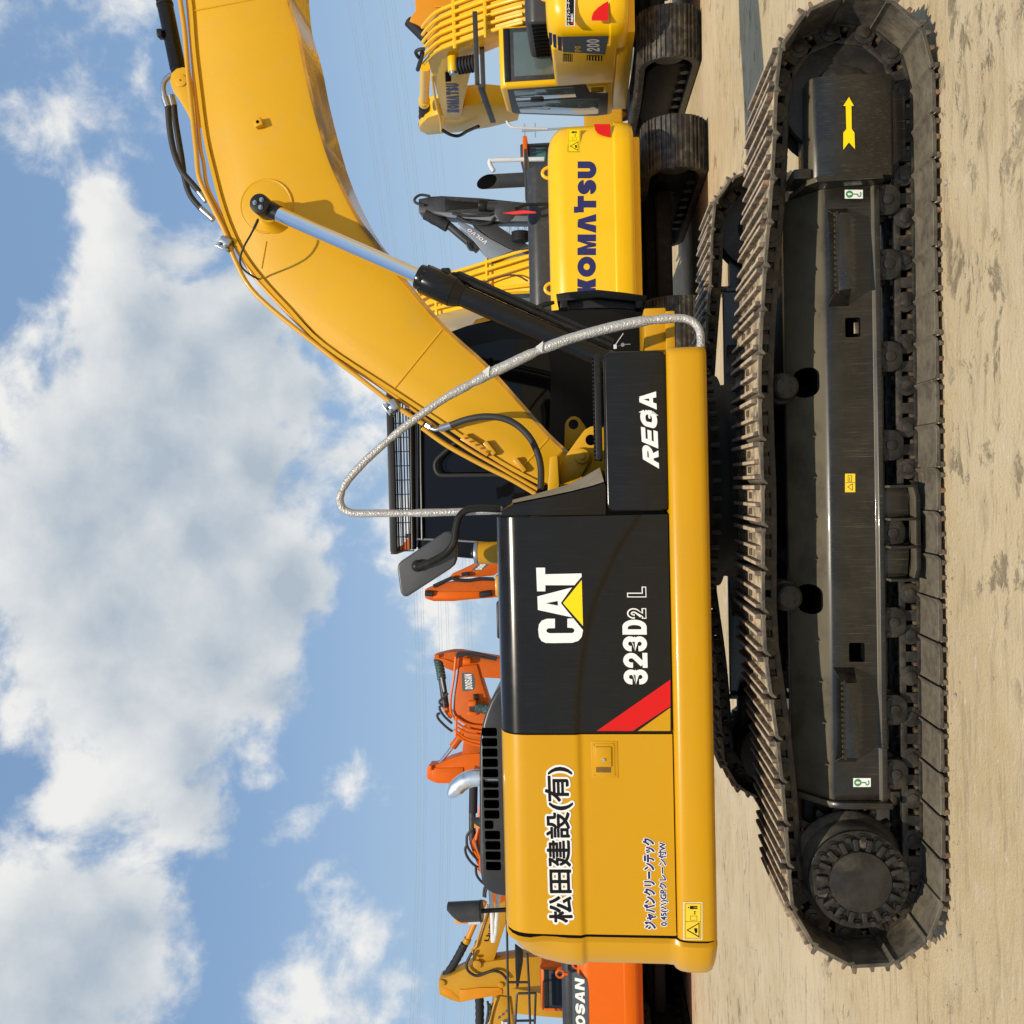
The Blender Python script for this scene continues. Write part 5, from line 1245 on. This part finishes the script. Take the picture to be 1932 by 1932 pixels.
mb.polys([[((BL * (1 - p.x / Wd) + BR * (p.x / Wd)) * (1 - p.y) + (TL * (1 - p.x / Wd) + TR * (p.x / Wd)) * p.y) + L2 * (i % 7) * 1e-4 for p in pl] for i, pl in enumerate(pls)], 'decal_navy')
mb.polys([[p + L2 * .02 for p in BP([(485, 1000), (570, 995), (572, 1135), (490, 1140)])]], 'void_black'); mb.build('boom_lettering', b2)
BN = PP(ZB, C2 + L2 * .55, L2); a, b = BN([(670, 930), (930, 890)])
bellows('cylinder_boot', K2, a, b, .14, 'sleeve', 6)
mb = MB(); p = BN([(600, 965)])[0]; mb.cyl(p - L2 * .3, p + L2 * .06, .09, None, 'k_yellow', 18, .01); mb.cyl(p + L2 * .06, p + L2 * .10, .07, None, 'zinc', 18); mb.build('cylinder_pin', b2)
BC = PP(ZB, C2, L2)
a, b, c_, e_ = BC([(205, 930), (190, 1460), (185, 1500), (180, 1780)])
mb = MB(); mb.cyl(a, b, .095, None, 'k_yellow', 20); mb.cyl(b - (b - a) * .12, b, .115, None, 'k_yellow', 20, .01); sc = mb.build('stick_cylinder', K2)
mb = MB(); mb.tube([c_.lerp(e_, i / 12) for i in range(13)], .10, 'sleeve', 16, 1, lambda i, k: 1 + .13 * sin(i * 2.4) + .06 * mnoise.noise(Vector((i, k, 0)))); mb.build('rod_sleeve', sc)
arm = [(118, 1800), (160, 1740), (240, 1660), (400, 1610), (640, 1690), (760, 1500), (1000, 1470), (1350, 1500), (1550, 1540), (1510, 1700), (1100, 1800), (640, 1870), (240, 1905), (130, 1850)]
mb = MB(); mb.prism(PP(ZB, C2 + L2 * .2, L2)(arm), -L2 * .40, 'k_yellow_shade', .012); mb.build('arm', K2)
mb = MB(); mb.tube(BP([(440, 1830), (560, 1900), (680, 1915), (800, 1850), (960, 1780)]), .035, 'rubber', 8, 5); mb.build('hydraulic_hose', K2); mb = MB(); mb.tube(BP([(200, 690), (120, 700), (70, 740), (110, 810)]), .03, 'rubber', 8, 5); mb.build('hydraulic_hose', K2); mb = MB(); mb.tube(BP([(165, 740), (140, 850), (100, 980)]), .04, 'rubber', 8, 5); mb.build('hydraulic_hose', K2)
mb = MB(); mb.tube([p for p in PP(ZB, C2 + L2 * 1.25 + F2 * 1.4, F2)([(1350, 1700), (1390, 1760), (1480, 1800), (1932, 1815)])], .022, 'foam_wrap', 8, 4); mb.build('handrail', K2)

# ---- machines whose booms stand up behind, seen from the side
def far_machine(label, y, x, face, col, **k):
    return basic_machine('excavator', label, (x, y), 0 if face > 0 else pi, col, **k)
GO = 'orange excavators standing behind the big machine'
# black machine behind the yellow counterweight
V = far_machine('black excavator behind the yellow counterweight, VOLVO on its raised boom', 16.5, at(1000, 560, 16.5).x, 1, 'charcoal', hood='charcoal')
yv = 16.2
polyplate('boom', V, ZC, [(520, 950), (640, 985), (900, 1150), (1110, 1262), (1340, 1330), (1500, 1500), (1400, 1620), (1000, 1400), (850, 1322), (790, 1270), (640, 1090), (545, 1010)], yv, .5, 'silver_side', .015)
polyplate('boom_underside', V, ZC, [(690, 980), (900, 950), (1130, 1100), (1340, 1225), (1340, 1325), (1110, 1258), (900, 1145)], yv + .03, .46, 'charcoal', .01)
av = polyplate('arm', V, ZC, [(90, 700), (230, 672), (345, 664), (800, 690), (1340, 745), (1500, 760), (1500, 960), (1340, 958), (940, 955), (700, 930), (380, 900), (150, 870), (90, 850)], yv, .42, 'charcoal', .015)
polyplate('arm_web', av, ZC, [(240, 842), (345, 850), (940, 880), (1340, 892), (1340, 952), (940, 950), (700, 925), (420, 905)], yv - .02, .02, 'silver_side', .004)
polyplate('arm_plate', av, ZC, [(385, 690), (440, 715), (780, 740), (780, 800), (440, 820), (385, 835)], yv - .03, .03, 'satin_black', .004)
mb = MB(); mb.tube(zat(ZC, [(170, 870), (420, 1010)], yv + .1), .13, 'sleeve', 14, 8, lambda i, k: 1 + .15 * mnoise.noise(Vector((i * 1.3, k, 0)))); mb.build('rod_sleeve', V)
mb = MB(); mb.cyl(*zat(ZC, [(430, 1000), (760, 1280)], yv + .1), .085, None, 'charcoal', 16); mb.build('stick_cylinder', V)
mb = MB(); mb.cyl(*zat(ZC, [(800, 775), (1400, 800)], yv - .1), .10, None, 'charcoal', 16); mb.cyl(*zat(ZC, [(770, 770), (860, 775)], yv - .1), .13, None, 'satin_black', 16, .02); mb.build('bucket_cylinder', V)
pipe('hydraulic_hose', V, [zat(ZC, P, yv - .05) for P in ([(520, 900), (700, 980), (880, 975), (940, 920), (1000, 880)], [(630, 1190), (670, 1270), (740, 1275)], [(220, 670), (110, 655), (45, 700), (60, 745), (150, 770)], [(470, 860), (640, 890), (900, 880)])], 'rubber', .030)
bellows('cylinder_boot', V, at(*ZC(1240, 1075), yv - .2), at(*ZC(1240, 1180), yv - .2), .20, 'sleeve', 5)
pls, Wd = word([('V', .8), ('O', .85), ('L', .6), ('V', .8), ('O', .85)], .1, .24)
sticker('boom_lettering', [(quadmap(pls, Wd, ZC, [(838, 1212), (630, 1052), (662, 1030), (880, 1186)], yv - .006), 'foam_wrap')], V)
# orange boom left of the exhaust pipe, falling to the left
D1 = far_machine('orange excavator by the mirror, worn arm hanging at the tip of its boom', 20.0, at(1000, 985, 20).x, -1, 'orange_worn', group=GO)
y = 19.75
bb = polyplate('boom', D1, ZD, [(735, 870), (780, 815), (900, 765), (1080, 680), (1240, 590), (1400, 520), (1900, 300), (1900, 620), (1560, 850), (1280, 875), (1100, 880), (760, 905)], y, .5, 'orange_worn', .015)
aa = polyplate('arm', D1, ZD, [(265, 1110), (330, 1080), (560, 1010), (800, 965), (1180, 955), (1540, 930), (1900, 900), (1900, 1220), (1540, 1265), (1100, 1300), (800, 1332), (430, 1332), (300, 1290), (265, 1260)], y - .05, .42, 'orange_worn', .015)
polyplate('arm_face', aa, ZD, [(425, 1160), (820, 1155), (1290, 1150), (1290, 1255), (820, 1285), (425, 1290)], y - .075, .026, 'orange', .006)
mb = MB(); mb.cyl(*zat(ZD, [(275, 1180), (420, 1190)], y - .1), .075, None, 'sleeve', 16); mb.cyl(*zat(ZD, [(1300, 1210), (1520, 1180)], y - .1), .085, None, 'sleeve', 16, .02); mb.build('pivot_pin', aa)
pipe('hydraulic_hose', D1, [zat(ZD, P, y - .1) for P in ([(780, 890), (900, 930), (1100, 940), (1300, 910), (1560, 915)], [(960, 830), (1060, 820), (1090, 860)], [(430, 1050), (600, 970), (780, 890)])], 'sleeve', .05)
mb = MB(); mb.prism(zat(ZD, [(1140, 755), (1240, 655), (1420, 640), (1480, 640), (1330, 750)], y - .004), (0, .002, 0), 'decal_grey'); pls, Wd = word([('D', .6), ('O', .62), ('O', .62), ('S', .6), ('A', .66), ('N', .62)], .08, .2)
mb.polys(quadmap(pls[:len(glyph('D')) + 2 * len(glyph('O')) + len(glyph('S'))], Wd, ZD, [(1210, 735), (1420, 530), (1520, 530), (1330, 735)], y - .006), 'decal_white'); mb.build('boom_label', bb)
# big orange boom rising to the right
D2 = far_machine('orange excavator with navy DOOSAN label on its boom, green netting on the stick cylinder', 17.5, at(1050, 1480, 17.5).x, 1, 'orange', group=GO)
y = 17.2
bb = polyplate('boom', D2, ZE, [(888, 650), (1060, 610), (1240, 590), (1275, 700), (1320, 880), (1450, 1290), (1640, 1600), (1900, 1900), (2300, 2350), (2000, 2500), (1500, 2100), (1300, 1932), (1050, 1720), (850, 1600), (795, 1480), (815, 1200), (850, 950)], y, .52, 'orange_worn', .015)
aa = polyplate('arm', D2, ZE, [(430, 430), (500, 410), (640, 375), (780, 350), (930, 352), (1250, 410), (1620, 470), (2000, 540), (2000, 900), (1620, 850), (1310, 838), (1250, 590), (890, 660), (830, 730), (640, 655), (600, 540)], y + .05, .42, 'orange_worn', .015)
polyplate('arm_face', aa, ZE, [(435, 455), (640, 490), (830, 560), (830, 600), (640, 520), (440, 480)], y + .02, .03, 'orange', .006)
mb = MB(); mb.cyl(*zat(ZE, [(990, 520), (1130, 530)], y - .06), .085, None, 'orange', 18, .01); mb.cyl(*zat(ZE, [(460, 430), (535, 430)], y), .05, None, 'orange', 14); mb.build('pivot_pin', aa)
mb = MB(); mb.prism(zat(ZE, [(960, 755), (975, 745), (1120, 745), (1175, 775), (1205, 850), (1212, 930), (1205, 1030), (1180, 1070), (1100, 1085), (985, 1092), (970, 1060)], y - .004), (0, .002, 0), 'decal_grey')
pls, Wd = word([('D', .6), ('O', .62), ('O', .62), ('S', .6), ('A', .66), ('N', .62)], .10, .17)
mb.polys([[p + Vector((0, -(i % 7) * 3e-4, 0)) for p in pl] for i, pl in enumerate(quadmap(pls, Wd, ZE, [(1028, 1052), (1008, 772), (1145, 772), (1166, 1052)], y - .007))], 'decal_white'); mb.build('boom_label', bb)
mb = MB(); mb.cyl(*zat(ZE, [(585, 860), (660, 1390)], y + .15), .085, None, 'charcoal', 18); mb.cyl(*zat(ZE, [(575, 830), (630, 1100)], y), .022, None, 'galvanised', 8); sc = mb.build('stick_cylinder', D2)
mb = MB(); mb.tube(zat(ZE, [(510, 480), (555, 680), (585, 870)], y + .15), .105, 'sleeve_green', 18, 12, lambda i, k: 1 + .10 * sin(i * 2.1) + .10 * mnoise.noise(Vector((i, k, 0)))); mb.build('rod_sleeve', sc)
polyplate('cylinder_lug', bb, ZE, [(590, 1420), (640, 1395), (720, 1385), (760, 1500), (760, 1620), (720, 1600)], y + .1, .26, 'orange', .01)
pipe('boom_pipe', bb, [zat(ZE, P, y - .05) for P in ([(850, 440), (835, 600), (815, 820), (770, 1100), (755, 1200), (750, 1450), (800, 1560), (850, 1640)], [(880, 1600), (1000, 1680), (1150, 1730), (1330, 1750), (1600, 1800)], [(880, 1690), (1000, 1770), (1150, 1820), (1330, 1850), (1600, 1900)], [(880, 1770), (1000, 1850), (1150, 1900), (1350, 1932), (1600, 1980)], [(820, 1800), (950, 1920), (1100, 2000), (1350, 2050), (1600, 2090)], [(850, 1900), (1000, 2010), (1200, 2090), (1500, 2150)], [(860, 1560), (855, 1800), (850, 1932)])], 'orange', .030)
pipe('hydraulic_hose', bb, [zat(ZE, P, y - .06) for P in ([(545, 1370), (550, 1440), (620, 1550), (700, 1630), (780, 1700)], [(550, 1510), (500, 1530), (520, 1610), (600, 1700), (700, 1790), (790, 1850)], [(700, 1130), (620, 1210), (540, 1290), (600, 1380)], [(860, 430), (880, 385), (960, 370), (1150, 365), (1300, 390), (1620, 470)], [(860, 460), (950, 410), (1150, 420), (1620, 500)])], 'rubber', .030)
mb = MB(); mb.cyl(*zat(ZE, [(1100, 1330), (1230, 1320)], y - .18), .085, None, 'orange', 18, .01); mb.cyl(*zat(ZE, [(1110, 1400), (1220, 1395)], y - .18), .08, None, 'charcoal', 18); mb.prism(zat(ZE, [(1065, 1500), (1110, 1470), (1270, 1500), (1200, 1560), (1090, 1560)], y - .1), (0, .1, 0), 'orange', .02); mb.build('cylinder_pin', bb)
mb = MB(); mb.tube(zat(ZE, [(1215, 1400), (1320, 1410), (1440, 1430), (1600, 1450)], y - .2), .115, 'sleeve_green', 16, 6, lambda i, k: 1 + .12 * mnoise.noise(Vector((i * 1.2, k, 5)))); mb.build('cylinder_sleeve', D2)
polyplate('work_light', bb, ZE, [(1170, 1160), (1270, 1165), (1275, 1260), (1240, 1270), (1175, 1240)], y - .10, .10, 'satin_black', .01)
# orange arm block behind the exhaust pipe
D6 = far_machine('orange excavator, its arm end showing just above the exhaust pipe', 21.5, at(1050, 1330, 21.5).x, -1, 'orange', group=GO)
y = 21.2
aa = polyplate('arm', D6, ZF, [(222, 475), (262, 415), (340, 415), (430, 385), (560, 322), (750, 262), (930, 250), (1300, 260), (1400, 600), (1150, 660), (900, 645), (560, 675), (370, 670), (290, 640), (232, 605)], y, .45, 'orange', .02)
polyplate('arm_face', aa, ZF, [(300, 455), (430, 458), (740, 450), (740, 640), (560, 668), (370, 662), (300, 630)], y - .03, .03, 'orange', .006)
mb = MB(); mb.cyl(*zat(ZF, [(285, 410), (285, 480)], y - .02), .07, None, 'orange', 16, .01); mb.build('pivot_pin', aa)
mb = MB(); mb.cyl(*zat(ZF, [(400, 395), (600, 140)], y + .2), .055, None, 'chrome', 14); p, q_ = zat(ZF, [(590, 160), (680, 40)], y + .2); mb.cyl(p, q_ + (q_ - p) * 1.5, .11, None, 'orange_worn', 16, .02); mb.build('stick_cylinder', D6)
polyplate('boom', D6, ZF, [(720, 270), (760, -60), (860, -260), (1300, -500), (1500, -100), (1060, 120), (950, 260)], y + .03, .4, 'orange_worn', .02)
# second orange boom, further left, black sleeve on its cylinder
D3 = far_machine('orange excavator half hidden by the vented hood, black sleeve on its stick cylinder', 18.0, at(1050, 1730, 18).x, 1, 'orange', group=GO)
y = 17.7
bb = polyplate('boom', D3, ZF, [(925, 1360), (1060, 1000), (1180, 800), (1300, 1000), (1300, 1500), (1400, 2300), (1200, 2400), (1000, 1960), (900, 1720), (850, 1580), (825, 1500), (880, 1465)], y, .5, 'orange_worn', .015)
mb = MB(); mb.cyl(*zat(ZF, [(870, 1000), (870, 1470)], y + .2), .085, None, 'charcoal', 18); sc = mb.build('stick_cylinder', D3)
mb = MB(); mb.tube(zat(ZF, [(890, 560), (885, 800), (880, 1080)], y + .2), .105, 'sleeve', 16, 10, lambda i, k: 1 + .14 * mnoise.noise(Vector((i, k, 8)))); mb.build('rod_sleeve', sc)
polyplate('arm', D3, ZF, [(880, 480), (1000, 700), (1300, 850), (1500, 800), (1300, 640), (1000, 520)], y + .05, .4, 'orange_worn', .015)
pipe('boom_pipe', bb, [zat(ZF, P, y - .05) for P in ([(985, 760), (1000, 900), (975, 1050), (965, 1250), (925, 1450), (930, 1560), (975, 1700), (1080, 1790)], [(900, 1620), (980, 1750), (1090, 1860)], [(940, 1790), (1000, 1850), (1100, 1920)], [(950, 1880), (1020, 1932), (1120, 2000)], [(975, 1700), (990, 1932)])], 'orange', .032)
pipe('hydraulic_hose', bb, [zat(ZF, P, y - .06) for P in ([(880, 1300), (800, 1400), (790, 1460), (800, 1560), (870, 1670), (955, 1760)], [(790, 1550), (770, 1600), (790, 1690), (860, 1790), (950, 1860)], [(920, 1470), (950, 1600), (1010, 1700), (1060, 1740)], [(920, 1850), (930, 1960), (1000, 2060), (1120, 2150)])], 'rubber', .032)
mb = MB(); a, b = zat(ZF, [(1060, 1220), (860, 1215)], y - 2.2); q = 16; rr = .105
r0 = [a + Vector((rr * cos(2 * pi * i / q), rr * sin(2 * pi * i / q), 0)) for i in range(q)]; r1 = [Vector((p.x, p.y, b.z - max(0, (a.x + rr * .7 - p.x)) * 1.1)) for p in r0]
mb.loft([r0, r1], 'charcoal', True, False); mb.cyl(a + Vector((-.05, .02, 0)), Vector((a.x - .05, a.y + .02, b.z - .06)), .085, None, 'amber', 16); mb.build('beacon', D3)
# ochre machine at the left: boom falling to the left, arm hanging
Lm = far_machine('ochre excavator at the left, long hose looping over its raised arm', 19.5, at(1050, 1610, 19.5).x, -1, 'ochre')
y = 19.2
bb = polyplate('boom', Lm, ZG, [(770, 1140), (775, 1000), (830, 955), (880, 820), (960, 560), (1000, 300), (1150, 50), (1400, -300), (1600, -100), (1420, 250), (1215, 590), (1130, 850), (1040, 1140), (960, 1180), (850, 1190)], y, .46, 'ochre', .015)
aa = polyplate('arm', Lm, ZG, [(345, 1400), (370, 1375), (500, 1330), (700, 1235), (770, 1195), (1000, 1150), (1310, 1108), (1800, 1080), (1800, 1440), (1310, 1480), (1150, 1560), (1090, 1575), (800, 1625), (610, 1665), (500, 1635), (360, 1570)], y - .04, .46, 'ochre', .015)
polyplate('arm_face', aa, ZG, [(610, 1505), (720, 1500), (860, 1480), (1100, 1480), (1140, 1500), (1140, 1565), (800, 1612), (612, 1652)], y - .07, .03, 'ochre_arm', .006)
polyplate('arm_notch', aa, ZG, [(385, 1470), (500, 1510), (600, 1600), (590, 1630), (480, 1580), (385, 1550)], y - .045, .02, 'ochre_arm', .004)
mb = MB()
for p, r in (((395, 1400), .085), ((835, 1170), .11), ((1130, 1425), .07), ((845, 1085), .04)): c = at(*ZG(*p), y); mb.cyl((c.x, y - .10, c.z), (c.x, y + .4, c.z), r, None, 'ochre', 18, .01)
mb.build('pivot_pin', aa)
mb = MB(); mb.cyl(*zat(ZG, [(920, 400), (700, 900)], y + .2), .075, None, 'ochre_arm', 18); mb.cyl(*zat(ZG, [(715, 860), (690, 920)], y + .2), .10, None, 'ochre', 18, .01); sc = mb.build('stick_cylinder', Lm)
mb = MB(); mb.tube(zat(ZG, [(675, 930), (570, 1130), (430, 1350)], y + .2), .105, 'sleeve', 16, 10, lambda i, k: 1 + .06 * sin(i * 2.2) + .05 * mnoise.noise(Vector((i, k, 2)))); mb.build('rod_sleeve', sc)
pipe('hydraulic_hose', aa, [zat(ZG, P, y - .14) for P in ([(760, 1050), (715, 1130), (695, 1200), (720, 1270), (800, 1325), (880, 1320), (1000, 1275), (1080, 1275), (1150, 1310), (1205, 1380)],)], 'rubber', .036)
pipe('boom_pipe', bb, [zat(ZG, P, y - .05) for P in ([(960, 440), (940, 560), (860, 800), (820, 960), (760, 1010), (735, 1090)],)], 'ochre', .028)
pipe('hydraulic_hose', bb, [zat(ZG, P, y - .05) for P in ([(1040, 240), (960, 180), (920, 240), (910, 340)], [(1040, 200), (980, 190), (940, 260), (930, 350)])], 'rubber', .032)
mb = MB(); A, bx = font_polys('LiuGong', .03, 8); w, h = bx[2] - bx[0], bx[3] - bx[1]
for pl, k in A: mb.polys(quadmap([[Vector((p.x - bx[0], p.y - bx[1])) for p in q_] for q_ in pl], w, ZG, [(915, 900), (1052, 470), (1125, 480), (990, 900)], y - .006 - k * 2e-4, 0, h), 'decal_black')
mb.build('boom_lettering', bb)
# second ochre machine cut by the left edge
Xm = far_machine('ochre excavator cut off by the left edge, grey squares on its boom', 22.0, at(1050, 2080, 22).x, 1, 'ochre')
y = 21.7
bb = polyplate('boom', Xm, ZG, [(1000, 1720), (1050, 1600), (1070, 1580), (1235, 1600), (1260, 1800), (1300, 2100), (1400, 2600), (1150, 2800), (1000, 2400), (960, 2100)], y, .5, 'ochre', .015)
polyplate('arm', Xm, ZG, [(1180, 1500), (1290, 1490), (1640, 1550), (1900, 1580), (1900, 1860), (1640, 1840), (1260, 1800), (1235, 1590), (1060, 1600), (930, 1580)], y + .06, .42, 'ochre', .015)
mb = MB(); mb.tube(zat(ZG, [(855, 1560), (862, 1750), (860, 1960), (850, 2150)], y + .1), .125, 'sleeve', 16, 8, lambda i, k: 1 + .07 * sin(i * 2.0) + .06 * mnoise.noise(Vector((i, k, 4)))); mb.build('rod_sleeve', Xm)
mb = MB(); mb.polys([zat(ZG, [(1090 + 48 * k, 1870 - 40 * k), (1122 + 48 * k, 1862 - 40 * k), (1126 + 48 * k, 1828 - 40 * k), (1094 + 48 * k, 1836 - 40 * k)], y - .006) for k in range(3)], 'decal_grey'); mb.polys([zat(ZG, [(1110, 1990), (1250, 1990), (1240, 1850), (1160, 1880)], y - .006)], 'decal_grey')
mb.polys(quadmap(glyph('Y', .8, .26), .8, ZG, [(1130, 1945), (1128, 1895), (1205, 1895), (1208, 1945)], y - .012), 'decal_white'); mb.build('boom_lettering', bb)
pipe('boom_pipe', bb, [zat(ZG, P, y - .05) for P in ([(1075, 1600), (1040, 1700), (1000, 1850), (980, 1960)],)], 'ochre', .03)
pipe('hydraulic_hose', bb, [zat(ZG, P, y - .05) for P in ([(960, 1650), (970, 1740), (950, 1900), (930, 2000)], [(985, 1680), (1000, 1780), (960, 1900)])], 'rubber', .035)
# orange machine cut by the left edge, seen from behind
yd = 12.35
cx4 = at(1125, 1914, yd).x
D4 = basic_machine('excavator', 'bright orange excavator at the lower left seen from behind, white DOOSAN on a dark panel', (cx4, yd + 2.75), rad(90), 'orange', GO)
yf_ = yd + .024
mb = MB(); mb.polys([[p + Vector((0, -.002, 0)) for p in zat(ZH, [(552, 670), (560, 650), (585, 645), (640, 680), (685, 712), (700, 760), (706, 850), (712, 1400), (700, 1480), (640, 1520), (560, 1530)], yf_)]], 'decal_grey')
pls, Wd = word([('D', .80), ('O', .84), ('O', .84), ('S', .80), ('A', .88), ('N', .84)], .10, .26, .16)
mb.polys([[p + Vector((0, -(i % 7) * 3e-4, 0)) for p in pl] for i, pl in enumerate(quadmap(pls, Wd, ZH, [(592, 1390), (578, 716), (668, 716), (682, 1390)], yf_, .006))], 'decal_white'); mb.build('counterweight_lettering', D4)
mb = MB(); c = at(*ZH(440, 660), yd + .5); mb.tube([c + Vector((.07 * cos(a), 0, .07 * sin(a))) for a in [2 * pi * i / 16 for i in range(17)]], .022, 'orange', 8); mb.box((c.x, yd + .5, c.z - .10), (.05, .04, .10), 'orange', .01); mb.build('lifting_eye', D4)
runs = [zat(ZG, P, 14.2) for P in ([(1195, 400), (1205, 900), (1212, 1400), (1235, 2050)], [(1215, 1410), (1470, 1410)], [(1455, 1050), (1475, 1400), (1495, 2050)], [(1300, 2050), (1325, 1580), (1345, 1550), (1560, 1545)], [(1560, 1545), (1545, 2050)], [(1320, 1892), (1545, 1888)])]
mb = MB()
for P in runs: mb.tube(P, .024, 'mesh_black', 8)
mb.build('handrail', D4)
# orange cab beyond it
D5 = basic_machine('excavator', 'orange excavator hidden but for its cab rear window beside the yellow counterweight', (at(1050, 1772, 17.5).x, 17.6), rad(90), 'orange', GO, glass='glass_green')
polyplate('antenna_fin', D5, ZG, [(1300, 940), (1320, 950), (1400, 1010), (1402, 1160), (1345, 1480), (1318, 1480), (1305, 1200)], 16.4, .05, 'satin_black', .01)
# amber arm at the right edge behind the yellow machine
Zm = far_machine('amber excavator at the far right, only its arm end showing above the yellow pipes', 24.0, at(1050, -330, 24).x, -1, 'ochre_arm')
polyplate('arm', Zm, ZB, [(0, 240), (70, 150), (60, 0), (70, -200), (400, -260), (900, -200), (900, 100), (700, 300), (500, 420), (260, 430), (60, 330), (-20, 300)], 23.7, .5, 'ochre_arm', .02)
polyplate('arm_rib', Zm, ZB, [(340, 60), (660, 85), (860, 80), (860, 110), (660, 110), (340, 95)], 23.62, .08, 'ochre_arm', .01)
polyplate('arm_rib', Zm, ZB, [(345, 210), (600, 215), (600, 245), (345, 240)], 23.62, .08, 'ochre_arm', .01)
mb = MB(); mb.tube(zat(ZB, [(-30, 300), (90, 420), (230, 560)], 23.9), .16, 'sleeve', 14, 8, lambda i, k: 1 + .1 * mnoise.noise(Vector((i, k, 1)))); mb.build('rod_sleeve', Zm)
polyplate('boom', Zm, ZB, [(200, 540), (300, 520), (700, 300), (1200, 200), (2000, -200), (2300, 0), (1500, 500), (700, 520)], 23.8, .45, 'ochre_arm', .02)
# wheel loader far back
yl = 27.0; ql = at(1050, 285, yl)
T = thing('wheel_loader', 'small wheel loader far back with teal windows and an orange roof edge', 'loader', (ql.x, yl, 0))
z0 = at(*ZA(660, 1400), yl).z; z1 = at(*ZA(470, 1400), yl).z; xa, xb = at(*ZA(500, 1520), yl).x, at(*ZA(500, 1345), yl).x
mb = MB(); mb.box(((xa + xb) / 2, yl + .7, (z0 + z1) / 2), (xb - xa, 1.4, z1 - z0 + .6), 'charcoal', .05); cb = mb.build('cab', T)
mb = MB(); mb.box(((xa + xb) / 2, yl - .01, (z0 + z1) / 2 + .05), ((xb - xa) * .8, .03, (z1 - z0) * .8), 'glass_teal', .01); mb.build('windscreen', cb)
mb = MB(); mb.box(((xa + xb) / 2, yl + .6, z1 + .12), (xb - xa + .3, 1.8, .14), 'orange', .03); mb.build('roof', cb)
mb = MB(); mb.box(((xa + xb) / 2, yl + .6, 1.1), (2.2, 4.4, 1.2), 'ochre', .1); mb.build('body', T)
mb = MB(); mb.tube(zat(ZA, [(480, 1430), (560, 1410), (640, 1400)], yl - .2), .03, 'mesh_black', 6); mb.tube(zat(ZA, [(470, 1370), (560, 1370), (655, 1365)], yl - .2), .05, 'satin_black', 6); mb.build('mirror_arm', cb)
for sx in (-1, 1):
    for sy in (-1, 1):
        mb = MB(); c = Vector(((xa + xb) / 2 + sx * 1.05, yl + .6 + sy * 1.4, .7)); mb.cyl(c - Vector((.3, 0, 0)), c + Vector((.3, 0, 0)), .7, None, 'rubber', 24, .06); w_ = mb.build('wheel', T)
        mb = MB(); mb.cyl(c - Vector((.31, 0, 0)), c + Vector((.31, 0, 0)), .36, None, 'ochre', 18, .02); mb.build('rim', w_)
# ------------------------------------------------------------------ power lines, pylon and pole far off
YW = 170.0
def wire(d0, dm):
    P = []
    for i in range(-3, 25):
        dy = i * 100; dx = d0 + (dm - d0) * (1 - ((dy - 1450) / 1450.0) ** 2); P.append(at(dx, dy, YW))
    return P
k = 0
WL = [('upper', 'thin high wire near the top of the far power line', ((655, 788), (661, 793), (677, 800), (682, 804))), ('middle', 'thin wire in the middle bundle of the far power line', ((719, 832), (725, 837), (738, 846), (744, 850))), ('lower', 'thin low wire just above the machines in the far power line', ((776, 880), (785, 886), (800, 893)))]
for nm, lab, ws in WL:
    for d0, dm in ws:
        mb = MB(); mb.tube(wire(d0, dm), .024, 'wire', 5); tag(mb.build('power_line'), lab, 'power line', 'power line wires, ' + nm + ' bundle')
PY = thing('lattice_pylon', 'grey lattice pylon seen in the gap of the black boom', 'pylon', (at(1000, 429, 150).x, 150, 0))
pc = at(955, 429, 150); wd = abs(at(1000, 415, 150).x - at(1000, 442, 150).x) / 2
mb = MB(); rng = [(0, 2.2), (8, 1.7), (16, 1.25), (pc.z, wd * .9)]
lv = [i * pc.z / 12 for i in range(13)]
def wz(z): return wd * (.85 + 1.3 * (1 - z / pc.z))
for a, b in ((-1, -1), (-1, 1), (1, -1), (1, 1)): mb.tube([(pc.x + a * wz(z), 150 + b * wz(z), z) for z in lv], .06, 'galvanised', 5)
for z0_, z1_ in zip(lv, lv[1:]):
    for s in (-1, 1):
        mb.tube([(pc.x - wz(z0_), 150 + s * wz(z0_), z0_), (pc.x + wz(z1_), 150 + s * wz(z1_), z1_)], .035, 'galvanised', 4); mb.tube([(pc.x + wz(z0_), 150 + s * wz(z0_), z0_), (pc.x - wz(z1_), 150 + s * wz(z1_), z1_)], .035, 'galvanised', 4)
        mb.tube([(pc.x + s * wz(z0_), 150 - wz(z0_), z0_), (pc.x + s * wz(z1_), 150 + wz(z1_), z1_)], .035, 'galvanised', 4)
mb.build('lattice_tower', PY)
mb = MB()
for z, l in ((pc.z - .5, 3.2), (pc.z - 3.0, 4.2)): mb.tube([(pc.x - l, 150, z), (pc.x + l, 150, z)], .07, 'galvanised', 5)
mb.build('cross_arm', PY)
PO = thing('utility_pole', 'thin grey utility pole with two cross arms behind the yellow cab', 'pole', (at(1000, 247, 70).x, 70, 0))
pp = at(985, 247, 70); mb = MB(); mb.tube([(pp.x, 70, 0), (pp.x, 70, pp.z)], .10, 'galvanised', 8); mb.build('pole_shaft', PO)
mb = MB()
for dx in (990, 1010): z = at(dx, 247, 70).z; mb.box((pp.x, 70, z), (1.1, .08, .10), 'galvanised'); 
mb.build('cross_arm', PO)
